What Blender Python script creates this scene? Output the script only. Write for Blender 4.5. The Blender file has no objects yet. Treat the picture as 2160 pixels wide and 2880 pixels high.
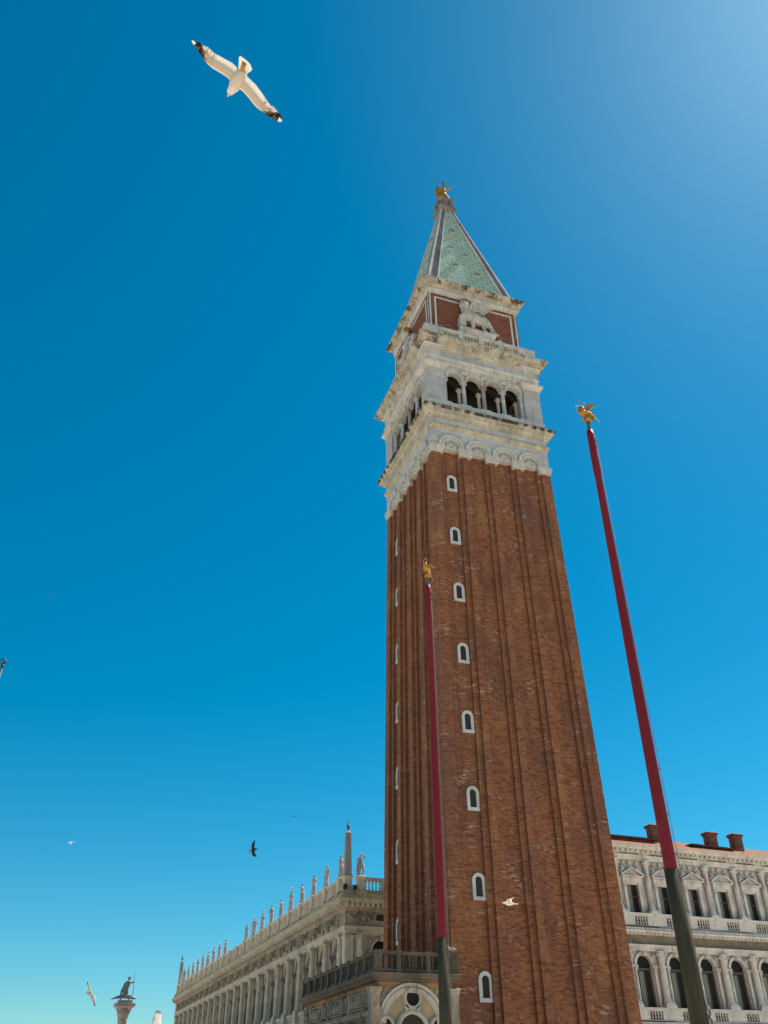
import bpy, math, random
from mathutils import Matrix, Vector, noise as mnoise
R = math.radians
PI = math.pi
sc = bpy.context.scene
col = sc.collection

# ------------------------------------------------------------------ camera
cam_data = bpy.data.cameras.new("camera")
cam = bpy.data.objects.new("camera", cam_data)
col.objects.link(cam)
cam_data.sensor_fit = 'VERTICAL'
cam_data.sensor_height = 36.0
cam_data.lens = 36.0 * 2400.7 / 2880.0
cam_data.clip_start = 0.1
cam_data.clip_end = 5000
cr = Matrix(((0.943926, -0.182387, -0.275207), (-0.3301, -0.536907, -0.776379), (-0.006159, 0.82369, -0.567006)))
cam.matrix_world = Matrix.Translation((-29.2043, -59.289, 1.7067)) @ cr.to_4x4()
sc.camera = cam

# ------------------------------------------------------------------ sun, sky, exposure
SUN_AZ, SUN_EL = 74.0, 57.5            # azimuth from +Y towards +X
sd = Vector((math.sin(R(SUN_AZ)) * math.cos(R(SUN_EL)), math.cos(R(SUN_AZ)) * math.cos(R(SUN_EL)), math.sin(R(SUN_EL))))
sun_data = bpy.data.lights.new("sun", 'SUN')
sun_data.energy = 5.0
sun_data.angle = R(0.53)
sun_data.color = (1.0, 0.93, 0.83)
sun = bpy.data.objects.new("sun", sun_data)
col.objects.link(sun)
sun.rotation_euler = sd.to_track_quat('Z', 'Y').to_euler()
world = bpy.data.worlds.new("World")
sc.world = world
world.use_nodes = True
wt = world.node_tree
for n in list(wt.nodes):
    wt.nodes.remove(n)
wo = wt.nodes.new('ShaderNodeOutputWorld')
bg = wt.nodes.new('ShaderNodeBackground')
sky = wt.nodes.new('ShaderNodeTexSky')
sky.sky_type = 'NISHITA'
sky.sun_disc = False
sky.sun_elevation = R(SUN_EL)
sky.sun_rotation = R(SUN_AZ)
sky.altitude = 0
sky.air_density = 1.0
sky.dust_density = 0.3
sky.ozone_density = 3.0
hsv = wt.nodes.new('ShaderNodeHueSaturation')
hsv.inputs['Hue'].default_value = 0.485
hsv.inputs['Saturation'].default_value = 1.33
hsv.inputs['Value'].default_value = 1.0
tint = wt.nodes.new('ShaderNodeMix'); tint.data_type = 'RGBA'; tint.blend_type = 'MULTIPLY'
tint.inputs[0].default_value = 1.0
tint.inputs[7].default_value = (0.75, 0.985, 1.035, 1)
wt.links.new(sky.outputs[0], tint.inputs[6])
wt.links.new(tint.outputs[2], hsv.inputs['Color'])
wt.links.new(hsv.outputs[0], bg.inputs['Color'])
bg.inputs['Strength'].default_value = 0.056
wt.links.new(bg.outputs[0], wo.inputs['Surface'])
sc.view_settings.view_transform = 'Standard'
sc.view_settings.look = 'None'
sc.view_settings.exposure = 1.02
sc.view_settings.gamma = 1.0
sc.cycles.max_bounces = 6
sc.cycles.diffuse_bounces = 2

# ------------------------------------------------------------------ materials
class NT:
    def __init__(s, name):
        s.m = bpy.data.materials.new(name)
        s.m.use_nodes = True
        s.t = s.m.node_tree
        s.t.nodes.clear()
        s.out = s.n('ShaderNodeOutputMaterial')
        s.b = s.n('ShaderNodeBsdfPrincipled')
        s.l(s.b.outputs[0], s.out.inputs[0])
        tc = s.n('ShaderNodeTexCoord')
        s.obj = tc.outputs['Object']
        s.nrm = tc.outputs['Normal']
    def n(s, t, **k):
        q = s.t.nodes.new(t)
        for a, v in k.items():
            setattr(q, a, v)
        return q
    def l(s, a, b):
        s.t.links.new(a, b)
    def set(s, sock, v):
        if isinstance(v, bpy.types.NodeSocket):
            s.l(v, sock)
        else:
            sock.default_value = v
    def math(s, op, a, b=0.0, c=None):
        q = s.n('ShaderNodeMath', operation=op)
        s.set(q.inputs[0], a); s.set(q.inputs[1], b)
        if c is not None: s.set(q.inputs[2], c)
        return q.outputs[0]
    def mix(s, f, a, b, mode='MIX'):
        q = s.n('ShaderNodeMix', data_type='RGBA', blend_type=mode)
        s.set(q.inputs[0], f)
        for sock, v in ((q.inputs[6], a), (q.inputs[7], b)):
            s.set(sock, v if isinstance(v, bpy.types.NodeSocket) else tuple(v) + (1,) * (4 - len(v)))
        return q.outputs[2]
    def noise(s, vec, scale, detail=4, rough=0.6):
        q = s.n('ShaderNodeTexNoise')
        s.l(vec, q.inputs['Vector'])
        q.inputs['Scale'].default_value = scale
        q.inputs['Detail'].default_value = detail
        q.inputs['Roughness'].default_value = rough
        return q.outputs[0]
    def ramp(s, f, lo, hi):
        q = s.n('ShaderNodeMapRange', interpolation_type='SMOOTHSTEP')
        s.set(q.inputs[0], f)
        q.inputs[1].default_value = lo; q.inputs[2].default_value = hi
        return q.outputs[0]
    def wallvec(s):
        """(along the wall, height, 0) whichever way the wall faces"""
        sx = s.n('ShaderNodeSeparateXYZ'); s.l(s.obj, sx.inputs[0])
        sn = s.n('ShaderNodeSeparateXYZ'); s.l(s.nrm, sn.inputs[0])
        ax = s.math('ABSOLUTE', sn.outputs[0]); ay = s.math('ABSOLUTE', sn.outputs[1])
        f = s.math('GREATER_THAN', ax, ay)
        q = s.n('ShaderNodeMix', data_type='FLOAT')
        s.l(f, q.inputs[0]); s.l(sx.outputs[0], q.inputs[2]); s.l(sx.outputs[1], q.inputs[3])
        cv = s.n('ShaderNodeCombineXYZ')
        s.l(q.outputs[0], cv.inputs[0]); s.l(sx.outputs[2], cv.inputs[1])
        return cv.outputs[0]
    def scaled(s, vec, v):
        q = s.n('ShaderNodeVectorMath', operation='MULTIPLY')
        s.l(vec, q.inputs[0]); q.inputs[1].default_value = v
        return q.outputs[0]
    def brick(s, vec, w, h, mort, c1, c2, cm, bias=0.0, off=0.5):
        q = s.n('ShaderNodeTexBrick')
        s.l(vec, q.inputs['Vector'])
        q.inputs['Scale'].default_value = 1.0
        q.inputs['Brick Width'].default_value = w
        q.inputs['Row Height'].default_value = h
        q.inputs['Mortar Size'].default_value = mort
        q.inputs['Mortar Smooth'].default_value = 0.2
        q.inputs['Bias'].default_value = bias
        q.offset = off
        q.inputs['Color1'].default_value = tuple(c1) + (1,)
        q.inputs['Color2'].default_value = tuple(c2) + (1,)
        q.inputs['Mortar'].default_value = tuple(cm) + (1,)
        return q
    def bump(s, h, strength=0.3, dist=0.05):
        q = s.n('ShaderNodeBump')
        q.inputs['Strength'].default_value = strength
        q.inputs['Distance'].default_value = dist
        s.l(h, q.inputs['Height']); s.l(q.outputs[0], s.b.inputs['Normal'])
    def done(s, colr, rough=0.8, metal=0.0, spec=0.3):
        s.set(s.b.inputs['Base Color'], colr if isinstance(colr, bpy.types.NodeSocket) else tuple(colr) + (1,))
        s.set(s.b.inputs['Roughness'], rough)
        s.b.inputs['Metallic'].default_value = metal
        s.b.inputs['Specular IOR Level'].default_value = spec
        return s.m

def mat_brick(name, c1, c2, mort, w=0.34, h=0.105):
    t = NT(name)
    v = t.wallvec()
    b = t.brick(v, w, h, 0.012, c1, c2, mort)
    c = b.outputs[0]
    per = t.brick(t.scaled(v, (1, 1, 1)), w, h, 0.0, (0, 0, 0), (1, 1, 1), (0.5, 0.5, 0.5)).outputs[0]
    # broad tonal fields in the masonry
    f1 = t.ramp(t.noise(t.scaled(v, (0.22, 0.13, 1)), 1.0, 5, 0.6), 0.42, 0.66)
    c = t.mix(t.math('MULTIPLY', f1, 0.7), c, (0.155, 0.072, 0.052))
    f2 = t.ramp(t.noise(t.scaled(v, (0.5, 0.16, 3)), 1.0, 4), 0.5, 0.72)
    c = t.mix(t.math('MULTIPLY', f2, 0.65), c, (0.36, 0.165, 0.065))
    # single bricks: pale, and burnt dark
    r2 = t.brick(v, w * 1.15, h * 1.0, 0.0, (0, 0, 0), (1, 1, 1), (0, 0, 0), 0.0).outputs[0]
    fp = t.math('MULTIPLY', t.ramp(r2, 0.78, 0.93), t.ramp(t.noise(t.scaled(v, (0.35, 0.5, 1)), 1.0, 3), 0.45, 0.68))
    c = t.mix(t.math('MULTIPLY', fp, 0.75), c, (0.45, 0.30, 0.21))
    r3 = t.brick(t.scaled(v, (1, 1, 1)), w * .9, h * 1.0, 0.0, (0, 0, 0), (1, 1, 1), (0, 0, 0), 0.0, 0.33).outputs[0]
    c = t.mix(t.math('MULTIPLY', t.ramp(r3, 0.62, 0.98), 0.5), c, (0.085, 0.036, 0.024))
    f4 = t.math('MULTIPLY', t.ramp(t.noise(t.scaled(v, (0.9, 0.55, 1)), 1.0, 6, .7), 0.56, 0.72), t.ramp(t.noise(t.scaled(v, (9, 14, 1)), 1.0, 3, .7), .42, .6))
    c = t.mix(t.math('MULTIPLY', f4, 0.5), c, (0.37, 0.235, 0.155))
    # rain streaks
    fs = t.ramp(t.noise(t.scaled(v, (2.2, 0.06, 1)), 1.0, 4), 0.55, 0.75)
    c = t.mix(t.math('MULTIPLY', fs, 0.5), c, (0.085, 0.042, 0.03))
    t.bump(b.outputs['Fac'], 0.35, -0.02)
    return t.done(c, 0.9, 0, 0.15)

def mat_stone(name, base, alt, joint=None, w=1.2, h=0.55, dirt=(0.12, 0.095, 0.06), dirt_amt=0.5, warm=0.0, streak=(3.0, 0.35)):
    t = NT(name)
    v = t.wallvec()
    n1 = t.noise(t.obj, 0.7, 5)
    c = t.mix(t.ramp(n1, 0.35, 0.68), base, alt)
    if joint:
        b = t.brick(v, w, h, 0.014, (1, 1, 1), (0.78, 0.77, 0.76), joint)
        c = t.mix(1.0, c, b.outputs[0], 'MULTIPLY')
        t.bump(b.outputs['Fac'], 0.4, -0.02)
    fs = t.ramp(t.noise(t.scaled(v, (streak[0], streak[1], 1)), 1.0, 5, 0.65), 0.52, 0.74)
    c = t.mix(t.math('MULTIPLY', fs, dirt_amt), c, dirt)
    fg = t.ramp(t.noise(t.obj, 5.0, 5), 0.45, 0.8)
    c = t.mix(t.math('MULTIPLY', fg, dirt_amt * 0.45), c, dirt)
    return t.done(c, 0.85, 0, 0.25)

M = {}
M['brick'] = mat_brick('tower_brick', (0.365, 0.132, 0.056), (0.22, 0.07, 0.032), (0.17, 0.095, 0.062))
M['attic_brick'] = mat_brick('attic_brick', (0.27, 0.088, 0.048), (0.20, 0.06, 0.034), (0.17, 0.085, 0.06))
M['marble'] = mat_stone('grey_marble', (0.56, 0.535, 0.505), (0.45, 0.435, 0.425), (0.5, 0.49, 0.47), 1.5, 0.55, (0.19, 0.165, 0.13), 0.45)
M['relief'] = mat_stone('relief_marble', (0.52, 0.49, 0.44), (0.36, 0.34, 0.31), None, 1, 1, (0.07, 0.06, 0.05), 0.8, streak=(5.0, .6))
M['pier'] = mat_stone('pier_marble', (0.53, 0.505, 0.475), (0.42, 0.40, 0.385), (0.42, 0.41, 0.39), 1.9, 1.22, (0.2, 0.175, 0.14), 0.45)
M['istria'] = mat_stone('white_stone', (0.60, 0.555, 0.485), (0.45, 0.415, 0.365), None, 1, 1, (0.10, 0.08, 0.055), 0.68)
M['cornice'] = mat_stone('weathered_cornice_stone', (0.56, 0.485, 0.35), (0.43, 0.365, 0.24), (0.32, 0.28, 0.22), 0.9, 3.0, (0.05, 0.038, 0.02), 0.85, streak=(2.3, 2.2))
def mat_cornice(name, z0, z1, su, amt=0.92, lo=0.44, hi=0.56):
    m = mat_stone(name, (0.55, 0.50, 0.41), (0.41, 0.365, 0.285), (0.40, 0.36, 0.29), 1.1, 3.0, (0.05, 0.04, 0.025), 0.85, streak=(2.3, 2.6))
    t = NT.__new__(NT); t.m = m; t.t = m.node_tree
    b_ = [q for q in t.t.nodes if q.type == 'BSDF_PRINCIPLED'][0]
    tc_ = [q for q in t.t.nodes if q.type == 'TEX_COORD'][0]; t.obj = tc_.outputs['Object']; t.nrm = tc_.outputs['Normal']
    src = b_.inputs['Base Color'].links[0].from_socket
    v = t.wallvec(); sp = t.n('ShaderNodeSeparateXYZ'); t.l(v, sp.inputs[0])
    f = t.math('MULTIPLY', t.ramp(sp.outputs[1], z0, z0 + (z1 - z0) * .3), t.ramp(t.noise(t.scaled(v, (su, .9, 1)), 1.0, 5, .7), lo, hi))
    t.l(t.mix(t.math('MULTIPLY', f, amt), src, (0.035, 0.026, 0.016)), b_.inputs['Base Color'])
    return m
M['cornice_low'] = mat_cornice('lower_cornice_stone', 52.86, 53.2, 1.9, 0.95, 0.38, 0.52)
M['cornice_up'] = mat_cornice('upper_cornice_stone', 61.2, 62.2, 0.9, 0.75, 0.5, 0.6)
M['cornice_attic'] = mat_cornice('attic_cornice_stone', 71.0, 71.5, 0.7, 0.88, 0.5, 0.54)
M['frame'] = mat_stone('window_stone', (0.62, 0.60, 0.565), (0.47, 0.455, 0.43), None, 1, 1, (0.16, 0.14, 0.115), 0.55, streak=(5, .8))
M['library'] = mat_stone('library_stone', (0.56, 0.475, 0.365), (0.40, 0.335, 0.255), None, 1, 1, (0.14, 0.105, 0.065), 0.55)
M['library_dark'] = mat_stone('library_stone_weathered_shaded', (0.36, 0.295, 0.21), (0.21, 0.165, 0.115), None, 1, 1, (0.05, 0.038, 0.024), 0.8)  # weathered stone; soffit shade is also put into this colour
M['statue'] = mat_stone('statue_marble', (0.42, 0.385, 0.35), (0.28, 0.255, 0.235), None, 1, 1, (0.13, 0.11, 0.09), 0.5)
M['obelisk'] = mat_stone('obelisk_stone', (0.36, 0.29, 0.26), (0.28, 0.235, 0.22), None, 1, 1, (0.1, 0.08, 0.07), 0.4)
M['procur'] = mat_stone('procuratie_stone', (0.70, 0.64, 0.565), (0.52, 0.47, 0.415), None, 1, 1, (0.09, 0.075, 0.06), 0.7)
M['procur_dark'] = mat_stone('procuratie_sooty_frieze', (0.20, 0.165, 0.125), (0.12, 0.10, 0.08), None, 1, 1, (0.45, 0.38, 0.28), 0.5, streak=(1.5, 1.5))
M['logg'] = mat_stone('loggia_stone', (0.37, 0.30, 0.225), (0.20, 0.155, 0.11), None, 1, 1, (0.05, 0.038, 0.026), 0.85, streak=(4.0, .8))
M['logg_white'] = mat_stone('loggia_white_stone', (0.50, 0.44, 0.365), (0.36, 0.31, 0.25), None, 1, 1, (0.09, 0.07, 0.05), 0.7)
M['logg_dark'] = mat_stone('loggia_balustrade_stone', (0.135, 0.105, 0.075), (0.08, 0.062, 0.045), None, 1, 1, (0.03, 0.024, 0.018), 0.7)
M['logg_red'] = mat_stone('red_marble', (0.36, 0.18, 0.07), (0.12, 0.085, 0.06), None, 1, 1, (0.10, 0.07, 0.05), 0.6)
M['logg_tan'] = mat_stone('tan_plaster', (0.42, 0.30, 0.18), (0.31, 0.23, 0.15), None, 1, 1, (0.2, 0.16, 0.11), 0.5)
M['granite'] = mat_stone('column_granite', (0.34, 0.27, 0.24), (0.26, 0.21, 0.19), None, 1, 1, (0.12, 0.1, 0.09), 0.4)
M['bronze'] = NT('dark_bronze').done((0.10, 0.095, 0.085), 0.5, 0.3, 0.4)
M['old_bronze'] = NT('pale_bronze').done((0.17, 0.165, 0.15), 0.6, 0.2, 0.3)
M['iron'] = NT('black_iron').done((0.02, 0.02, 0.024), 0.55, 0.0, 0.4)
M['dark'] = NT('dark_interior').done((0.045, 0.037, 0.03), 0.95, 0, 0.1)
M['lead'] = mat_stone('lead_sheet', (0.25, 0.205, 0.205), (0.165, 0.135, 0.14), (0.45, 0.45, 0.45), 3.0, 0.55, (0.1, 0.08, 0.08), 0.4)
M['lead_dark'] = mat_stone('sooty_stone_hatch_shade', (0.22, 0.19, 0.175), (0.14, 0.12, 0.115), None, 1, 1, (0.05, 0.045, 0.04), 0.5)
t = NT('sooty_gold'); M['gold'] = t.done(t.mix(t.ramp(t.noise(t.obj, 4.0, 4), 0.4, 0.7), (0.45, 0.22, 0.03), (0.21, 0.10, 0.016)), 0.6, 0.4, 0.3)
t = NT('copper_patina')
v = t.wallvec()
b = t.brick(v, 1.25, 0.8, 0.035, (0.33, 0.455, 0.365), (0.42, 0.53, 0.43), (0.10, 0.14, 0.11))
c = t.mix(t.math('MULTIPLY', t.ramp(t.noise(t.scaled(v, (0.9, 0.5, 1)), 1.0, 5), 0.46, 0.7), 0.5), b.outputs[0], (0.45, 0.42, 0.28))
c = t.mix(t.math('MULTIPLY', t.ramp(t.noise(t.scaled(v, (2, 1.2, 1)), 1.0, 4), 0.48, 0.75), 0.4), c, (0.19, 0.30, 0.245))
t.bump(t.math('ADD', t.math('MULTIPLY', b.outputs['Fac'], -1.0), t.math('MULTIPLY', t.noise(t.obj, 1.6, 3), 0.6)), 0.45, 0.05)
M['copper'] = t.done(c, 0.95, 0.0, 0.08)
t = NT('red_pole_paint'); c = t.mix(t.math('MULTIPLY', t.ramp(t.noise(t.scaled(t.obj, (6, 6, 0.4)), 1.0, 4), 0.45, 0.75), 0.5), (0.170, 0.014, 0.021), (0.115, 0.016, 0.020))
M['red'] = t.done(c, 0.6, 0, 0.15)
t = NT('olive_pole_paint'); c = t.mix(t.ramp(t.noise(t.scaled(t.obj, (14, 14, 0.7)), 1.0, 5), 0.4, 0.7), (0.048, 0.043, 0.029), (0.075, 0.065, 0.043))
M['olive'] = t.done(c, 0.9, 0, 0.06)
M['rope'] = NT('halyard_rope').done((0.22, 0.20, 0.175), 0.8)
M['glass'] = NT('dark_glass').done((0.02, 0.019, 0.017), 0.5, 0, 0.1)
M['curtain'] = NT('pale_curtain').done((0.20, 0.19, 0.165), 0.7)
M['wood'] = NT('window_wood').done((0.11, 0.095, 0.075), 0.6)
t = NT('roof_tile'); v = t.obj
w = t.n('ShaderNodeTexWave', wave_type='BANDS', bands_direction='X'); t.l(t.obj, w.inputs[0]); w.inputs['Scale'].default_value = 2.2; w.inputs['Distortion'].default_value = 0.6
c = t.mix(t.ramp(t.noise(t.obj, 2.5, 5), 0.35, 0.7), (0.30, 0.125, 0.062), (0.17, 0.075, 0.045))
t.bump(w.outputs['Fac'], 0.8, 0.08)
M['tile'] = t.done(c, 0.85, 0, 0.2)
M['tile_dark'] = mat_stone('old_tile', (0.15, 0.065, 0.055), (0.10, 0.045, 0.042), None, 1, 1, (0.05, 0.03, 0.03), 0.5)
M['chimney'] = mat_brick('chimney_brick', (0.19, 0.075, 0.05), (0.13, 0.055, 0.04), (0.15, 0.10, 0.08))
def feather(name, c, tr):
    t = NT(name)
    t.done(c, 0.8, 0, 0.15)
    tl = t.n('ShaderNodeBsdfTranslucent'); tl.inputs[0].default_value = tuple(c) + (1,)
    ms = t.n('ShaderNodeMixShader'); ms.inputs[0].default_value = tr
    t.l(t.b.outputs[0], ms.inputs[1]); t.l(tl.outputs[0], ms.inputs[2]); t.l(ms.outputs[0], t.out.inputs[0])
    return t.m
M['white_feather'] = feather('white_feather', (0.80, 0.76, 0.70), 0.5)
M['covert'] = feather('shaded_covert_feather', (0.56, 0.475, 0.37), 0.06)  # tan tone puts the shade of the white underside into the colour
M['grey_feather'] = feather('grey_feather', (0.35, 0.36, 0.38), 0.1)
M['brown_feather'] = feather('streaked_primary_feather', (0.33, 0.23, 0.15), 0.3)
M['black_feather'] = feather('black_feather', (0.022, 0.017, 0.015), 0.05)
M['beak'] = NT('yellow_beak').done((0.65, 0.33, 0.05), 0.5)
M['leg'] = NT('ochre_leg').done((0.42, 0.20, 0.05), 0.6)
M['dusk_feather'] = feather('dark_brown_feather', (0.05, 0.042, 0.042), 0.05)
t = NT('paving')
b = t.brick(t.obj, 1.0, 0.5, 0.012, (0.54, 0.475, 0.39), (0.46, 0.405, 0.33), (0.3, 0.265, 0.22))
M['paving'] = t.done(b.outputs[0], 0.8)

# ------------------------------------------------------------------ mesh builder
class MB:
    def __init__(s):
        s.v = []; s.f = []; s.mi = []; s.sm = []; s.T = Matrix.Identity(4); s.m = 0
    def add(s, vs, fs, smooth=False):
        o = len(s.v)
        flip = s.T.determinant() < 0
        for p in vs:
            s.v.append(tuple(s.T @ Vector(p)))
        for f in fs:
            g = [i + o for i in f]
            s.f.append(g[::-1] if flip else g); s.mi.append(s.m); s.sm.append(smooth)
    def box(s, x0, x1, y0, y1, z0, z1):
        if x0 > x1: x0, x1 = x1, x0
        if y0 > y1: y0, y1 = y1, y0
        if z0 > z1: z0, z1 = z1, z0
        s.add([(x0, y0, z0), (x1, y0, z0), (x1, y1, z0), (x0, y1, z0), (x0, y0, z1), (x1, y0, z1), (x1, y1, z1), (x0, y1, z1)],
              [(0, 3, 2, 1), (4, 5, 6, 7), (0, 1, 5, 4), (1, 2, 6, 5), (2, 3, 7, 6), (3, 0, 4, 7)])
    def rings(s, rs, close=True, cap=True, smooth=False):
        n = len(rs[0]); vs = [p for r in rs for p in r]; fs = []
        for i in range(len(rs) - 1):
            for j in range(n if close else n - 1):
                k = (j + 1) % n
                fs.append((i * n + j, i * n + k, (i + 1) * n + k, (i + 1) * n + j))
        if cap:
            fs.append(tuple(range(n))[::-1]); fs.append(tuple((len(rs) - 1) * n + j for j in range(n)))
        s.add(vs, fs, smooth)
    def sq(s, prof, cap=True):
        s.rings([[(-a, -a, z), (a, -a, z), (a, a, z), (-a, a, z)] for a, z in prof], cap=cap)
    def rect(s, prof, x0, x1, y0, y1, cap=True):
        s.rings([[(x0 - a, y0 - a, z), (x1 + a, y0 - a, z), (x1 + a, y1 + a, z), (x0 - a, y1 + a, z)] for a, z in prof], cap=cap)
    def lathe(s, prof, cx=0, cy=0, n=12, smooth=True):
        s.rings([[(cx + r * math.cos(2 * PI * j / n), cy + r * math.sin(2 * PI * j / n), z) for j in range(n)] for r, z in prof], smooth=smooth)
    def tube(s, pts, rad, n=6, smooth=True):
        pts = [Vector(p) for p in pts]
        if not hasattr(rad, '__len__'): rad = [rad] * len(pts)
        rs = []; up = None
        for i, p in enumerate(pts):
            d = (pts[min(i + 1, len(pts) - 1)] - pts[max(i - 1, 0)]).normalized()
            if up is None: up = d.orthogonal().normalized()
            up = (up - d * up.dot(d)).normalized()
            w = d.cross(up)
            rs.append([tuple(p + (up * math.cos(2 * PI * j / n) + w * math.sin(2 * PI * j / n)) * rad[i]) for j in range(n)])
        s.rings(rs, smooth=smooth)
    def ell(s, c, r, n=10, k=6, smooth=True):
        if not hasattr(r, '__len__'): r = (r, r, r)
        rs = []
        for i in range(k + 1):
            a = -PI / 2 + PI * i / k; q = max(math.cos(a), 0.03)
            rs.append([(c[0] + r[0] * q * math.cos(2 * PI * j / n), c[1] + r[1] * q * math.sin(2 * PI * j / n), c[2] + r[2] * math.sin(a)) for j in range(n)])
        s.rings(rs, smooth=smooth)
    def poly(s, pts, y0, y1):
        """outline in (x, z), extruded from y0 (front) to y1; wound either way"""
        area = sum(pts[i][0] * pts[(i + 1) % len(pts)][1] - pts[(i + 1) % len(pts)][0] * pts[i][1] for i in range(len(pts)))
        if area < 0: pts = pts[::-1]
        n = len(pts)
        vs = [(x, y0, z) for x, z in pts] + [(x, y1, z) for x, z in pts]
        fs = [tuple(range(n)), tuple(range(2 * n - 1, n - 1, -1))]
        for i in range(n):
            k = (i + 1) % n
            fs.append((i, i + n, k + n, k))
        s.add(vs, fs)
    def arc(s, cx, cz, r0, r1, y0, y1, n=12, a0=0.0, a1=180.0):
        """arch ring: solid between radii r0 and r1"""
        rs = []
        for i in range(n + 1):
            a = R(a0 + (a1 - a0) * i / n); ca, sa = math.cos(a), math.sin(a)
            rs.append([(cx + r0 * ca, y0, cz + r0 * sa), (cx + r1 * ca, y0, cz + r1 * sa), (cx + r1 * ca, y1, cz + r1 * sa), (cx + r0 * ca, y1, cz + r0 * sa)])
        s.rings(rs)
    def disc(s, cx, cz, r, y0, y1, n=20):
        s.poly([(cx + r * math.cos(2 * PI * i / n), cz + r * math.sin(2 * PI * i / n)) for i in range(n)], y0, y1)
    def archwall(s, x0, x1, z0, z1, cx, hw, zs, y0, y1, n=12):
        """wall with one arched opening standing on z0"""
        s.box(x0, cx - hw, y0, y1, z0, zs); s.box(cx + hw, x1, y0, y1, z0, zs)
        pts = [(x0, zs)] + [(cx - hw * math.cos(PI * i / n), zs + hw * math.sin(PI * i / n)) for i in range(n + 1)] + [(x1, zs)]
        vs = []; fs = []
        for x, z in pts:
            vs += [(x, y0, z), (x, y0, z1), (x, y1, z1), (x, y1, z)]
        for i in range(len(pts) - 1):
            o = i * 4
            fs += [(o, o + 4, o + 5, o + 1), (o + 2, o + 6, o + 7, o + 3), (o + 1, o + 5, o + 6, o + 2), (o + 3, o + 7, o + 4, o)]
        s.add(vs, fs)
    def archfill(s, cx, hw, z0, zs, y, thick=0.05, n=12):
        s.poly([(cx - hw, z0), (cx + hw, z0)] + [(cx + hw * math.cos(PI * i / n), zs + hw * math.sin(PI * i / n)) for i in range(n + 1)], y, y + thick)
    def mesh(s, name, mats):
        me = bpy.data.meshes.new(name)
        me.from_pydata(s.v, [], s.f)
        for m in (mats if isinstance(mats, (list, tuple)) else [mats]):
            me.materials.append(m)
        me.polygons.foreach_set('material_index', s.mi)
        me.polygons.foreach_set('use_smooth', s.sm)
        me.update()
        return me
    def fused(s, name, mat, voxel):
        """one continuous organic surface from overlapping volumes"""
        me = s.mesh(name + '_raw', mat)
        o = bpy.data.objects.new(name, me); col.objects.link(o)
        md = o.modifiers.new('r', 'REMESH'); md.mode = 'VOXEL'; md.voxel_size = voxel; md.use_smooth_shade = True
        sm = o.modifiers.new('s', 'SMOOTH'); sm.iterations = 2; sm.factor = 0.4
        dg = bpy.context.evaluated_depsgraph_get(); dg.update()
        new = bpy.data.meshes.new_from_object(o.evaluated_get(dg))
        bpy.data.objects.remove(o); bpy.data.meshes.remove(me)
        new.name = name
        if not new.materials: new.materials.append(mat)
        return new

def link(name, me, parent=None, loc=None, rz=0.0):
    o = bpy.data.objects.new(name, me); col.objects.link(o)
    if parent is not None: o.parent = parent
    if loc is not None: o.location = loc
    if rz: o.rotation_euler[2] = rz
    return o
def put(name, mb, mats, parent=None, loc=None, rz=0.0):
    return link(name, mb.mesh(name, mats), parent, loc, rz)
def tag(o, label=None, cat=None, group=None, kind=None):
    if label: o['label'] = label
    if cat: o['category'] = cat
    if group: o['group'] = group
    if kind: o['kind'] = kind
    return o
def thing(name, label, cat, loc=(0, 0, 0), rz=0.0, group=None):
    o = bpy.data.objects.new(name, None); col.objects.link(o)
    o.location = loc; o.rotation_euler[2] = rz
    return tag(o, label, cat, group)
def copyobj(o, parent, loc=None, rz=None):
    c = o.copy(); col.objects.link(c); c.parent = parent
    if loc is not None: c.location = loc
    if rz is not None: c.rotation_euler[2] = rz
    for ch in list(o.children):
        copyobj(ch, c)
    return c
def comb(mb, u0, u1, pitch, w, yf, yb, z0, z1):
    """one continuous toothed strip: a dentil course"""
    pts = [(u0, yb)]; u = u0
    while u + w < u1:
        pts += [(u, yf), (u + w, yf), (u + w, yb - .03), (u + pitch, yb - .03)]; u += pitch
    pts[-1] = (pts[-1][0], yb); S = mb.T
    mb.T = S @ Matrix(((1, 0, 0, 0), (0, 0, 1, 0), (0, 1, 0, 0), (0, 0, 0, 1)))
    mb.poly(pts, z0, z1); mb.T = S
def baluster(mb, x, y, z0, z1, r=0.085, n=8):
    h = z1 - z0
    mb.lathe([(r, z0), (r, z0 + .08 * h), (r * .55, z0 + .12 * h), (r * .95, z0 + .28 * h), (r * .5, z0 + .46 * h), (r * .62, z0 + .5 * h),
              (r * .5, z0 + .54 * h), (r * .95, z0 + .72 * h), (r * .55, z0 + .88 * h), (r, z0 + .92 * h), (r, z1)], x, y, n)
def column(mb, x, y, z0, z1, r, n=14, cap=0.35, ionic=True):
    mb.box(x - r * 1.45, x + r * 1.45, y - r * 1.45, y + r * 1.45, z0, z0 + r * .45)
    mb.lathe([(r * 1.4, z0 + r * .45), (r * 1.4, z0 + r * .75), (r * 1.1, z0 + r * .95), (r * 1.25, z0 + r * 1.15), (r, z0 + r * 1.4),
              (r * .98, z0 + (z1 - z0) * .45), (r * .86, z1 - cap), (r * 1.0, z1 - cap * .85), (r * .9, z1 - cap * .7), (r * 1.2, z1 - cap * .3), (r * 1.2, z1 - cap * .2)], x, y, n)
    if ionic:
        for sx in (-1, 1):
            mb.ell((x + sx * r * 1.15, y - r * .2, z1 - cap * .5), (r * .42, r * 1.1, r * .42), 8, 5)
    mb.box(x - r * 1.3, x + r * 1.3, y - r * 1.3, y + r * 1.3, z1 - cap * .22, z1)

# ------------------------------------------------------------------ ground
g = MB(); g.add([(-900, -900, 0), (900, -900, 0), (900, 900, 0), (-900, 900, 0)], [(0, 1, 2, 3)])
tag(put('ground', g, M['paving']), kind='structure')

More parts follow.
